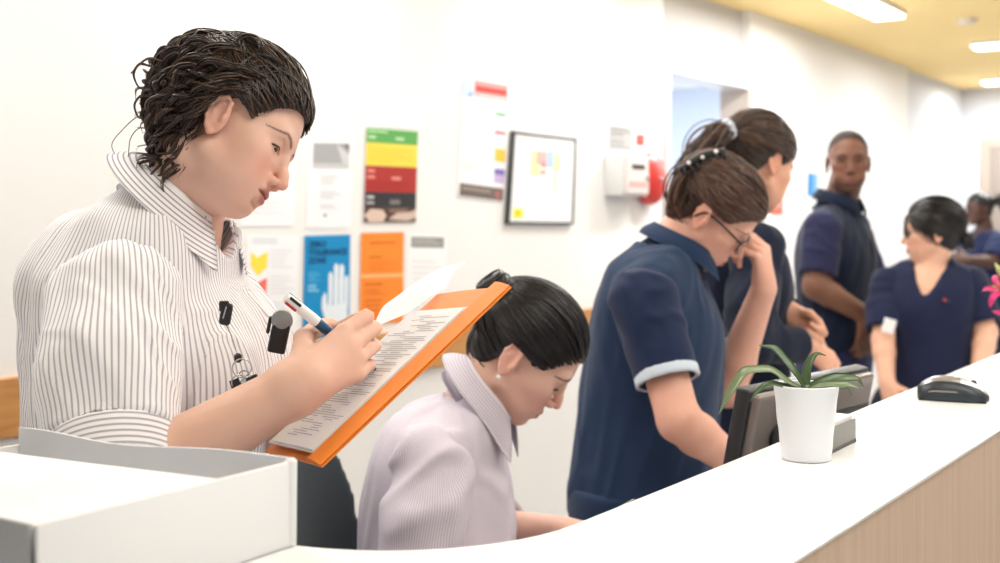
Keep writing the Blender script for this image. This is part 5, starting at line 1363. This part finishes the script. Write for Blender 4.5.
# ---- seated woman with the bun
def make_p2():
    root = thing('person', (-.17, 2.02, 0), 'seated woman with a tight black bun, pearl earring and lilac striped shirt, looking down', 'person'); O = ORIGIN[root.name]
    H = Head(Rpose(0, 42, -10), (.030, 2.004, 1.174), .94, hz=.083, fz=.97, eye_open=.10)
    nb = V(-.040, 2.005, 1.092); U = nrm(V(.203, -.03, .979)); RT = frame_of((.985, -.17, 0), U); F = RT[:, 1]; To = V(-.17, 2.02, .53)
    st = np.array([(-.005, 0, -.02, .17, .13), (.10, 0, -.01, .16, .118), (.25, 0, 0, .155, .120), (.36, 0, -.004, .165, .128), (.45, 0, -.018, .165, .116), (.52, 0, -.030, .140, .092), (.565, 0, -.022, .092, .072), (.60, 0, 0, .06, .055)])
    shR, elR, wrR = V(-.112, 1.850, 1.018), V(-.140, 1.800, .805), V(.09, 1.83, .852)
    shL, elL, wrL = V(-.075, 2.165, 1.018), V(-.035, 2.215, .83), V(.105, 2.10, .856)
    foot = ((.22, 2.12), (.22, 1.90)); knees = (V(.25, 2.12, .555), V(.25, 1.90, .555)); pel = V(-.15, 2.02, .615)
    build_body(root, H, nb, To, RT, st, (shR, elR, wrR), (shL, elL, wrL), ((.9, .2, 0), (0, .9, .3), [(6, 14, 8)]*4), ((.9, -.3, 0), (0, -.9, .3), [(6, 14, 8)]*4),
               (232, 188, 170), (196, 112, 110), (70, 52, 48), foot, pel, res=(.010, .0022), knees=knees, mname='skin2')
    H.eyes(root, M['iris_brown'], (0, .7, -.7))
    for x in (-1, 1):
        mb = MB(); pts = [H.w((x*(.0325+.0135*t), .0885-.006*t*t-(.002 if abs(t) > .9 else 0), .0085+.0015*(1-t*t))) for t in np.linspace(-1, 1, 11)]
        mb.tube(pts, .0013, seg=6); mb.build('eyelashes', M['lash'], root, smooth=True)
        e = H.w((x*.081, -.006, -.031)); mb = MB(); mb.lathe(e-V(0, 0, .0045), UP, [(.0045-.0045*math.cos(a), .0045*math.sin(a)+1e-5) for a in np.linspace(0, math.pi, 10)], seg=16, cap=False); mb.build('earring', M['pearl'], root, smooth=True)
    sc = Scalp(H, .0065, ([-.11, -.085, -.045, -.026, -.012, .010, .024, .045, .064, .080, .100], [-.075, -.075, -.062, -.018, .028, .030, .010, .030, .055, .070, .078]))
    sc.cap('hair', M['hair_black'], root, .0042)
    bun = H.loc(P(496, 287, 1.99)); bs = sc.at(sc.unit(bun))
    stt = np.r_[sc.hairline(900), sc.sample(700)]
    Pth = sc.sweep(stt, bs, M=18, bulge=.003, jit=.007); L_ = H.loc(Pth.reshape(-1, 3)).reshape(Pth.shape)
    bad = ((np.abs(L_[..., 0]) > .05) & (L_[..., 1] < .012) & (L_[..., 1] > -.032) & (L_[..., 2] < .028)).any(1)
    strands('hair_strands', Pth[~bad], rng.uniform(.0006, .0011, (~bad).sum()), M['hair_black'], root)
    c = P(496, 289, 1.975); ax = nrm(H.R@nrm((bs-sc.c)/sc.r**2)); x = nrm(np.cross(ax, V(0, 1, .2))); y = np.cross(ax, x); kn = []
    for i in range(170):
        t = np.linspace(0, 1, 26); a0 = rng.uniform(0, 6.28); tilt = rng.normal()*.35; R_ = rng.uniform(.010, .033); hh_ = rng.uniform(-.024, .022); an = a0+t*rng.uniform(3, 6)
        rr = R_*np.sqrt(np.maximum(.05, 1-(hh_/.031)**2))
        kn.append(c+rr*(np.cos(an)[:, None]*x+np.sin(an)[:, None]*y)+ax*(hh_+tilt*rr*np.sin(an)*.4)[:, None])
    bo = strands('hair_bun', kn, rng.uniform(.0016, .0028, len(kn)), M['hair_black'], root)
    # shirt
    base, line = (221, 215, 225), (190, 180, 197)
    M['shirt2'] = stripe_mat('lilac_shirt_stripes', base, line, ('ring', To-O, RT[:, 0]/.165, F/.12, 210), duty=.45, soft=.25)
    shirt = torso_garment('shirt_body', root, nb, To, RT, st, (shR, shL), M['shirt2'], .0062, seed=31, fold=.0065, trap=.052, neckr=.054)
    for a, nm in (((shR, elR, wrR), 'r'), ((shL, elL, wrL), 'l')):
        ax = nrm(a[1]-a[0]); e1 = nrm(np.cross(ax, F)); e2 = np.cross(ax, e1)
        m = stripe_mat('lilac_sleeve_stripes', base, line, ('ring', (a[0]+a[1])/2-O, e1, e2, 96), duty=.45, soft=.25)
        sleeve(root, a[0], a[1], a[2], m, 1.40, (.066, .060), .0056, seed=41, inward=V(.006, .012 if nm == 'r' else -.012, -.014), fold=.010, rl=.050)
    cm = stripe_mat('lilac_collar_stripes', base, line, ('attr', .0052), duty=.45, soft=.25)
    Uc = nrm((.76, -.08, .65)); Fc = nrm(F-Uc*(F@Uc)); Rc = np.stack([np.cross(Uc, Fc)*-1, Fc, Uc], 1); Rc[:, 0] = np.cross(Fc, Uc)
    collar('collar', shirt, nb+V(.008, 0, .012), Rc, .056, .056, cm, stand=.028, leaf=.042, tip=.076, gap=.40, flare=.024, tipout=.026, drop=.012)
    trousers(root, To, RT, pel, foot, M['navy_dark'], .66, knees=knees)
make_p2()

# ---- woman adjusting her glasses
def make_p3():
    root = thing('person', (.31, 2.48, 0), 'brown-haired woman in a navy vest bending her head and touching her glasses', 'person'); O = ORIGIN[root.name]
    H = Head(Rpose(-6, 42, -12), (.426, 2.47, 1.408), .92, hz=.073, fz=.95, eye_open=.12)
    nb = V(.345, 2.475, 1.325); RT = frame_of((.985, -.17, 0)); F = RT[:, 1]; To = V(.312, 2.48, 1.03)
    st = np.array([(-.20, 0, -.018, .19, .152), (-.10, 0, -.012, .18, .146), (0, 0, -.004, .17, .145), (.12, 0, .006, .18, .138), (.20, 0, .004, .175, .122), (.26, 0, .002, .150, .098), (.30, 0, .006, .105, .078), (.325, 0, .01, .07, .06)])
    shR, elR, wrR = V(.276, 2.305, 1.262), V(.330, 2.215, 1.030), P(744, 470, 2.30)
    shL, elL, wrL = V(.37, 2.64, 1.265), V(.492, 2.60, 1.035), P(764, 288, 2.51)
    foot = ((.30, 2.58), (.30, 2.38)); pel = V(.30, 2.49, .82)
    tgt = P(748, 243, 2.44); fd = nrm(tgt+V(.01, .03, .02)-wrL)
    build_body(root, H, nb, To, RT, st, (shR, elR, wrR), (shL, elL, wrL), ((.8, .5, -.35), (-.3, .8, .4), [(25, 40, 25)]*4), (nrm((-.10, -.10, 1)), nrm((.6, .8, 0)), [(48, 62, 30), (54, 70, 30), (60, 75, 35), (64, 78, 35)], [(.7, .5, -.5), (.95, .0, -.5), (.95, -.2, -.3)]),
               (232, 178, 156), (196, 118, 112), (112, 84, 72), foot, pel, res=(.011, .0026), mname='skin2', armr=(.046, .040, .037, .026))
    H.eyes(root, M['iris_brown'], (0, .7, -.7))
    sc = Scalp(H, .009, ([-.11, -.085, -.045, -.026, -.012, .010, .024, .045, .064, .080, .100], [-.070, -.072, -.062, -.012, .030, .032, .018, .034, .056, .070, .076]))
    sc.cap('hair', M['hair_brown'], root, .0055)
    cp = P(697, 170, 2.43); bs = H.loc(cp)
    stt = np.r_[sc.hairline(1000), sc.sample(900)]; Pth = sc.sweep(stt, bs, M=18, bulge=.005, jit=.012, wave=.001); L_ = H.loc(Pth.reshape(-1, 3)).reshape(Pth.shape)
    bad = ((np.abs(L_[..., 0]) > .05) & (L_[..., 1] < .012) & (L_[..., 1] > -.034) & (L_[..., 2] < .030)).any(1)
    strands('hair_strands', Pth[~bad], rng.uniform(.0007, .0013, (~bad).sum()), M['hair_brown'], root)
    tw = []
    A = [P(682, 212, 2.46), P(678, 195, 2.44), P(686, 176, 2.43), P(702, 164, 2.44), P(722, 158, 2.46)]
    for i in range(150):
        o_ = rng.normal(size=3)*.009; tw.append(smooth_path([a+o_*w_+rng.normal(size=3)*.0025 for a, w_ in zip(A, (1, 1.2, 1.2, 1.0, .6))], 24))
    strands('hair_twist', tw, rng.uniform(.0014, .0024, len(tw)), M['hair_brown'], root)
    # claw clip
    cl = MB(); p0, p1_ = P(680, 170, 2.405), P(725, 151, 2.415); e = nrm(p1_-p0); n_ = nrm(np.cross(e, V(0, 1, 0))); n_ = n_ if n_[2] > 0 else -n_; ln = np.linalg.norm(p1_-p0)
    cl.tube(smooth_path([p0, (p0+p1_)/2+n_*.008, p1_], 16), np.interp(np.linspace(0, 1, 16), [0, .5, 1], [.006, .0095, .006]), seg=12)
    for k in range(7):
        q = p0+e*ln*(k+.5)/7; cl.tube(smooth_path([q+n_*.004, q+V(0, -.010, 0)-n_*.008, q+V(0, -.004, 0)-n_*.026], 8), np.linspace(.0036, .0015, 8), seg=8)
    clip = cl.build('claw_clip', M['black'], root, smooth=True)
    for k in range(3):
        q = p0+e*ln*(.2+.3*k)+n_*.006+V(0, -.009, 0); mb = MB(); mb.lathe(q-V(0, .003, 0), V(0, -1, 0), [(0, .0045), (.004, .0035), (.005, .001)], seg=12); mb.build('stud', M['pearl'], clip, smooth=True)
    # spectacles
    fm = mat('spectacle_frame', (26, 22, 28), .3); gp = []
    mb = MB()
    for x in (-1, 1):
        ct = V(x*.033, .104, .006); an = np.linspace(0, 2*math.pi, 29)
        ring = [H.w(ct+V(x*.0265*np.sign(math.cos(a))*abs(math.cos(a))**.8, -.010*max(0, math.cos(a)) , .0185*np.sign(math.sin(a))*abs(math.sin(a))**.8)) for a in an]
        mb.tube(ring, .0017, seg=8, cap=False)
        mb.tube(smooth_path([H.w((x*.060, .092, .014)), H.w((x*.071, .070, .017)), H.w((x*.078, .020, .020)), H.w((x*.079, -.012, .016)), H.w((x*.077, -.024, -.006))], 20), .0024, seg=8)
    mb.tube([H.w((-.008, .106, .012)), H.w((0, .109, .014)), H.w((.008, .106, .012))], .0017, seg=8)
    gl = mb.build('eyeglasses', fm, root, smooth=True)
    for x in (-1, 1):
        ct = V(x*.033, .104, .006); an = np.linspace(0, 2*math.pi, 29)[:-1]; mb = MB()
        R1 = [H.w(ct+V(x*.0262*np.sign(math.cos(a))*abs(math.cos(a))**.8, -.010*max(0, math.cos(a))+.0005, .0182*np.sign(math.sin(a))*abs(math.sin(a))**.8)) for a in an]; R2 = [p-H.R[:, 1]*.001 for p in R1]
        n = len(R1); mb.add(R1+R2, [list(range(n)), list(range(n, 2*n))[::-1]]+[[i, (i+1) % n, n+(i+1) % n, n+i] for i in range(n)]); mb.build('lens', M['lens'], gl)
    # vest, polo sleeves
    vest = torso_garment('vest', root, nb, To, RT, st, (shR, shL), M['navy_vest'], .0075, seed=51, fold=.006, trap=.058, frac=.80, neckr=.058)
    # lower hem band of the vest
    T = SDF(); T.loft(To, RT, np.array([(-.235, 0, -.02, .188, .150), (-.17, 0, -.018, .189, .152)]), infl=.003, capk=.008); v, f = T.mesh(*grid_around([To-V(0, 0, .2)], .24, .01)); mesh_obj('vest_hem', v, f, M['navy_vest'], root)
    for a, dy in (((shR, elR, wrR), .012), ((shL, elL, wrL), -.012)):
        sleeve(root, a[0], a[1], a[2], M['navy_top'], .68, (.066, .060), .0065, band=M['white_band'], seed=61, inward=V(.004, dy*.7, -.014), fold=.005); armhole(root, GT[0], a[0], V(0, a[0][1]-nb[1], .05), M['navy_vest'])
    Uc = nrm((.42, -.06, .90)); Fc = nrm(F-Uc*(F@Uc)); Rc = np.stack([np.cross(Fc, Uc), Fc, Uc], 1)
    collar('collar', vest, nb+V(.022, 0, .012), Rc, .062, .060, M['navy_vest'], stand=.030, leaf=.034, tip=.058, gap=.40, flare=.012, tipout=.016, drop=.012, thick=.004)
    trousers(root, To, RT, pel, foot, M['navy_dark'], .90)
make_p3()

# ---- woman with the ponytail, arms folded
def make_p4():
    root = thing('person', (.57, 2.97, 0), 'dark-haired woman with a low ponytail and pale scrunchie, arms folded in a navy long-sleeved top', 'person')
    H = Head(Rpose(34, 22, 0), (.628, 2.955, 1.530), .95, hz=.085, eye_open=.15)
    nb = V(.570, 2.97, 1.400); RT = frame_of((.93, .36, 0)); F = RT[:, 1]; To = V(.565, 2.97, 1.10)
    st = np.array([(-.22, 0, -.01, .185, .14), (-.10, 0, 0, .165, .125), (.02, 0, 0, .165, .125), (.12, 0, .008, .175, .130), (.20, 0, 0, .175, .118), (.255, 0, -.008, .145, .092), (.29, 0, -.005, .095, .07), (.315, 0, 0, .06, .055)])
    shR, elR, wrR = V(.605, 2.805, 1.345), V(.560, 2.720, 1.120), P(806, 345, 2.80)
    shL, elL, wrL = V(.525, 3.130, 1.345), V(.730, 3.130, 1.13), P(788, 312, 2.88)
    foot = ((.52, 3.06), (.58, 2.88)); pel = V(.56, 2.97, .86)
    build_body(root, H, nb, To, RT, st, (shR, elR, wrR), (shL, elL, wrL), (nrm((.75, .3, -.55)), nrm((.2, .5, .8)), [(20, 30, 20)]*4), (nrm((.62, -.45, -.62)), nrm((.5, -.2, .8)), [(50, 70, 40)]*4, [(.8, .45, -.4), (.95, .05, -.3), (.95, -.2, -.3)]),
               (226, 172, 146), (190, 112, 106), (64, 46, 40), foot, pel, res=(.012, .0032), mname='skin2')
    H.eyes(root, M['iris_brown'], (0, .8, -.5))
    sc = Scalp(H, .012, ([-.11, -.085, -.045, -.026, -.012, .010, .024, .045, .064, .080, .100], [-.070, -.072, -.062, -.012, .030, .034, .006, .022, .050, .068, .076]))
    sc.cap('hair', M['hair_dark2'], root, .0055)
    tie = P(729, 129, 2.885); bs = H.loc(tie); stt = np.r_[sc.hairline(600), sc.sample(500)]
    Pth = sc.sweep(stt, bs, M=16, bulge=.006, jit=.007); L_ = H.loc(Pth.reshape(-1, 3)).reshape(Pth.shape)
    bad = ((np.abs(L_[..., 0]) > .05) & (L_[..., 1] < .012) & (L_[..., 1] > -.034) & (L_[..., 2] < .030)).any(1)
    strands('hair_strands', Pth[~bad], rng.uniform(.0009, .0016, (~bad).sum()), M['hair_dark2'], root)
    tl = []
    A = [tie, P(718, 133, 2.87), P(705, 145, 2.86), P(696, 162, 2.86), P(691, 185, 2.86), P(689, 212, 2.88)]
    for i in range(260):
        o_ = rng.normal(size=3)*.011; tl.append(smooth_path([a+o_*w_+rng.normal(size=3)*.003 for a, w_ in zip(A, (.3, 1.1, 1.4, 1.5, 1.3, .8))], 22))
    strands('ponytail', tl, rng.uniform(.0012, .0022, len(tl)), M['hair_dark2'], root)
    d = nrm(A[1]-A[0]); x = nrm(np.cross(d, UP)); y = np.cross(d, x); an = np.linspace(0, 2*math.pi, 61)
    mb = MB(); mb.tube([tie+d*.004+(.017+.003*math.sin(9*a))*(math.cos(a)*x+math.sin(a)*y)+d*.003*math.sin(13*a) for a in an], .0085, seg=10, cap=False); mb.build('scrunchie', mat('pale_grey_scrunchie', (206, 214, 226), .8), root, smooth=True)
    torso_garment('top', root, nb, To, RT, st, (shR, shL), M['navy_long'], .010, seed=71, fold=.005, neckr=.062)
    for a, dy in (((shR, elR, wrR), .01), ((shL, elL, wrL), -.01)):
        sleeve(root, a[0], a[1], a[2], M['navy_long'], 1.92, (.064, .056), .008, seed=81, inward=V(0, dy, -.01), fold=.006, rl=.042)
    trousers(root, To, RT, pel, foot, M['navy_dark'], .95)
M['hair_dark2'] = hair_mat('dark_brown_hair_warm', (36, 25, 22), (104, 76, 60), .38)
make_p4()

# ---- man in the gilet
def make_p5():
    root = thing('person', (1.25, 4.47, 0), 'smiling man with a shaved head in a navy gilet, looking towards the camera', 'person')
    H = Head(Rpose(-101, 2, 0), (1.292, 4.455, 1.602), 1.0, hz=.083, jaw=.92, fz=1.03, eye_open=.42, male=True, lipw=1.18, nose=.985, smile=.0065)
    nb = V(1.258, 4.475, 1.435); RT = frame_of((.85, -.52, 0)); F, L = RT[:, 1], RT[:, 0]; To = V(1.248, 4.475, 1.13)
    st = np.array([(-.22, 0, 0, .185, .135), (-.10, 0, 0, .175, .13), (.02, 0, 0, .185, .135), (.12, 0, .004, .195, .14), (.20, 0, 0, .195, .128), (.265, 0, -.006, .165, .10), (.30, 0, -.005, .11, .08), (.33, 0, 0, .07, .065)])
    shR, elR, wrR = nb-L*.185+V(0, 0, -.055), P(816, 286, 4.27), P(866, 316, 4.26)
    shL, elL, wrL = nb+L*.185+V(0, 0, -.055), V(1.43, 4.56, 1.12), P(871, 322, 4.34)
    foot = ((1.30, 4.55), (1.19, 4.40)); pel = V(1.245, 4.48, .90)
    build_body(root, H, nb, To, RT, st, (shR, elR, wrR), (shL, elL, wrL), (nrm((.0, .2, -1)), nrm((.7, .3, .3)), [(15, 25, 20)]*4), (nrm((-.3, .2, -.9)), nrm((-.6, .3, .2)), [(20, 30, 20)]*4),
               (122, 82, 64), (140, 84, 76), (36, 26, 24), foot, pel, neck=(.058, .064), armr=(.056, .047, .042, .030), res=(.013, .0036), stub=(58, 42, 36), mname='skin_dark', hs=1.03, blush=(128, 78, 62), browt=.0045)
    H.eyes(root, M['iris_brown'], (0, 1, 0))
    sc = Scalp(H, .0015, ([-.11, -.085, -.045, -.026, -.012, .010, .030, .050, .068, .086, .100], [-.050, -.060, -.045, -.005, .030, .034, .050, .064, .082, .098, .11]))
    sc.cap('hair', mat('cropped_hair', (54, 42, 38), .8, bump=(300, .3)), root, .0055)
    gilet = torso_garment('gilet', root, nb, To, RT, st, (shR, shL), M['navy_man'], .010, seed=91, fold=.006, trap=.062, neckr=.068, frac=.80)
    for a, s_ in (((shR, elR, wrR), 1), ((shL, elL, wrL), -1)):
        sleeve(root, a[0], a[1], a[2], M['violet_navy'], .82, (.074, .068), .009, seed=95, inward=L*.010*s_+V(0, 0, -.016), fold=.005); armhole(root, GT[0], a[0], -L*s_, M['navy_man'], .007, .008)
    Uc = nrm(UP+F*.22); Fc = nrm(F-Uc*(F@Uc)); Rc = np.stack([np.cross(Fc, Uc), Fc, Uc], 1)
    collar('collar', gilet, nb+V(0, 0, .010), Rc, .076, .074, M['navy_man'], stand=.055, leaf=.040, tip=.055, gap=.36, flare=.008, tipout=.010, drop=.020, thick=.004)
    mb = MB(); zp = smooth_path([To+F*.142+UP*z for z in (-.2, -.05, .08, .15)]+[nb+F*.085-V(0, 0, .03)], 16); mb.tube(zp, .004, seg=6); mb.build('zip', M['black'], gilet, smooth=True)
    trousers(root, To, RT, pel, foot, M['trouser_blue'], .97, w=.18)
make_p5()

# ---- woman in the v-neck top
def make_p6():
    root = thing('person', (1.475, 4.12, 0), 'black-haired woman in a navy v-neck scrub top turning to face the man', 'person')
    H = Head(Rpose(166, 4, 0), (1.486, 4.115, 1.348), .91, hz=.085, eye_open=.3)
    nb = V(1.478, 4.125, 1.246); RT = frame_of((-.16, -.98, 0)); F, L = RT[:, 1], RT[:, 0]; To = V(1.472, 4.12, .966)
    st = np.array([(-.25, 0, 0, .175, .135), (-.12, 0, 0, .155, .12), (.0, 0, 0, .145, .115), (.12, 0, .006, .155, .122), (.19, 0, 0, .160, .112), (.245, 0, -.006, .140, .088), (.28, 0, -.004, .085, .066), (.305, 0, 0, .055, .05)])
    shR, elR, wrR = nb-L*.150+V(0, 0, -.055), P(883, 340, 4.06), P(887, 383, 3.98)
    shL, elL, wrL = nb+L*.150+V(0, 0, -.055), P(986, 332, 4.04), P(978, 380, 3.93)
    foot = ((1.56, 4.14), (1.39, 4.14)); pel = V(1.47, 4.12, .76)
    build_body(root, H, nb, To, RT, st, (shR, elR, wrR), (shL, elL, wrL), (nrm((.15, -.35, -.9)), nrm((.6, -.6, 0)), [(12, 22, 15)]*4), (nrm((-.15, -.4, -.9)), nrm((-.7, -.6, 0)), [(15, 25, 15)]*4),
               (226, 176, 150), (188, 112, 104), (40, 30, 30), foot, pel, res=(.013, .0036), mname='skin2', armr=(.043, .037, .034, .025))
    H.eyes(root, M['iris_brown'], (0, 1, -.1))
    sc = Scalp(H, .009, ([-.12, -.085, -.045, -.026, -.012, .006, .024, .045, .064, .080, .110], [-.085, -.088, -.085, -.060, -.050, -.040, .010, .030, .052, .068, .076]))
    sc.cap('hair', M['hair_black'], root, .006)
    bs = (.0, -.100, .0); stt = np.r_[sc.hairline(500), sc.sample(400)]; Pth = sc.sweep(stt, bs, M=16, bulge=.007, jit=.010)
    strands('hair_strands', Pth, rng.uniform(.0012, .0020, len(Pth)), M['hair_black'], root)
    kn = []; c = H.w((0, -.118, -.03)); ax = H.R[:, 1]; x = H.R[:, 0]; y = H.R[:, 2]
    for i in range(110):
        t = np.linspace(0, 1, 20); an = rng.uniform(0, 6.28)+t*rng.uniform(3, 6); R_ = rng.uniform(.010, .030); kn.append(c+R_*(np.cos(an)[:, None]*x+np.sin(an)[:, None]*y)+ax*rng.uniform(-.016, .016))
    strands('hair_bun', kn, rng.uniform(.002, .0034, len(kn)), M['hair_black'], root)
    mb = MB(); fm = mat('thin_spectacle_frame', (52, 42, 44), .3)
    for x_ in (-1, 1):
        ct = V(x_*.033, .101, .012); an = np.linspace(0, 2*math.pi, 25); mb.tube([H.w(ct+V(.024*math.cos(a), 0, .019*math.sin(a))) for a in an], .0018, seg=6, cap=False)
        mb.tube([H.w((x_*.057, .098, .016)), H.w((x_*.072, .06, .018)), H.w((x_*.078, -.01, .016))], .002, seg=6)
    mb.tube([H.w((-.009, .102, .016)), H.w((.009, .102, .016))], .0016, seg=6); mb.build('eyeglasses', fm, root, smooth=True)
    vn = P(921, 300, 4.0)+V(0, 0, 0)
    torso_garment('scrub_top', root, nb, To, RT, st, (shR, shL), M['navy_scrub'], .010, seed=101, fold=.005, vneck=To+F*.135+UP*.160-L*.048, trap=.048, neckr=.058)
    for a, s_ in (((shR, elR, wrR), 1), ((shL, elL, wrL), -1)):
        sleeve(root, a[0], a[1], a[2], M['navy_scrub'], .84, (.066, .062), .009, seed=105, inward=L*.014*s_+V(0, 0, -.014), fold=.005)
    mb = MB(); q = P(946, 301, 3.985); mb.bbox(q, (.012, .003, .004), r=.0015); mb.build('badge', mat('dark_badge', (50, 40, 56), .4), root)
    mb = MB(); mb.bbox(q+V(-.006, -.002, .004), (.004, .003, .004), r=.0015); mb.build('badge', mat('red_badge', (214, 70, 64), .4), root)
    # wrist watch and card at the waist
    mb = MB(); mb.bbox(P(889, 326, 3.97), (.020, .004, .024), Rax((0, 1, 0), 15), r=.002); mb.build('identity_card', M['paper'], root)
    trousers(root, To, RT, pel, foot, M['navy_dark'], .84, w=.165, d=.13)
make_p6()

# ---- far woman in the corridor
def make_p7():
    root = thing('person', (2.84, 7.02, 0), 'woman with black hair tied back standing far down the corridor, in navy', 'person')
    H = Head(Rpose(188, 6, 0), (2.800, 7.0, 1.455), .80, hz=.085, eye_open=.2)
    nb = V(2.835, 7.02, 1.325); RT = frame_of((-.98, -.2, 0)); F, L = RT[:, 1], RT[:, 0]; To = V(2.84, 7.02, 1.03)
    st = np.array([(-.25, 0, 0, .18, .14), (-.12, 0, 0, .16, .12), (.0, 0, 0, .155, .118), (.12, 0, .006, .165, .125), (.20, 0, 0, .165, .115), (.255, 0, -.006, .14, .09), (.29, 0, -.004, .09, .068), (.315, 0, 0, .055, .05)])
    shL, elL, wrL = nb+L*.165+V(0, 0, -.05), P(992, 262, 6.80), P(968, 260, 6.70)
    shR, elR, wrR = nb-L*.165+V(0, 0, -.05), V(2.80, 7.25, 1.06), V(2.60, 7.1, 1.12)
    foot = ((2.84, 6.92), (2.84, 7.12)); pel = V(2.84, 7.02, .82)
    build_body(root, H, nb, To, RT, st, (shR, elR, wrR), (shL, elL, wrL), (nrm((-.9, -.1, .1)), nrm((0, -.2, 1)), [(15, 25, 15)]*4), (nrm((-.9, .2, .1)), nrm((0, .2, 1)), [(15, 25, 15)]*4),
               (84, 58, 50), (110, 66, 62), (26, 20, 20), foot, pel, res=(.017, .006), mname='skin_dark')
    sc = Scalp(H, .006); sc.cap('hair', M['hair_black'], root, .008)
    bs = H.w((0, -.11, .05)); tl = []
    for i in range(60):
        o_ = rng.normal(size=3)*.012; A = [bs, bs+V(.05, 0, .015), bs+V(.09, 0, -.05), bs+V(.09, 0, -.15)]; tl.append(smooth_path([a+o_*w_ for a, w_ in zip(A, (.4, 1.3, 1.6, 1))], 14))
    strands('ponytail', tl, .004, M['hair_black'], root)
    torso_garment('top', root, nb, To, RT, st, (shR, shL), M['navy_far'], .014, seed=111)
    for a, s_ in (((shR, elR, wrR), 1), ((shL, elL, wrL), -1)): sleeve(root, a[0], a[1], a[2], M['navy_far'], .84, (.066, .06), .012, seed=115, inward=L*.014*s_+V(0, 0, -.012))
    trousers(root, To, RT, pel, foot, M['navy_dark'], .9, step=.02)
make_p7()
# ------------------------------------------------------------------ camera
cam = bpy.data.cameras.new('camera'); co = bpy.data.objects.new('camera', cam); COL.objects.link(co)
co.location = (0, 0, CAM_H); co.rotation_euler = (math.pi/2, 0, 0)
cam.sensor_width = 36; cam.lens = FPX*36/1000; cam.shift_y = -(281.5-HOR)/1000
cam.dof.use_dof = True; cam.dof.focus_distance = 1.40; cam.dof.aperture_fstop = 5.0
cam.clip_start = .05
scene.camera = co
#ZOOM
vs = scene.view_settings; vs.view_transform = 'Standard'; vs.look = 'None'; vs.exposure = EXPO; vs.gamma = 1.0; vs.use_curve_mapping = False
scene.cycles.use_denoising = True
scene.cycles.max_bounces = 8
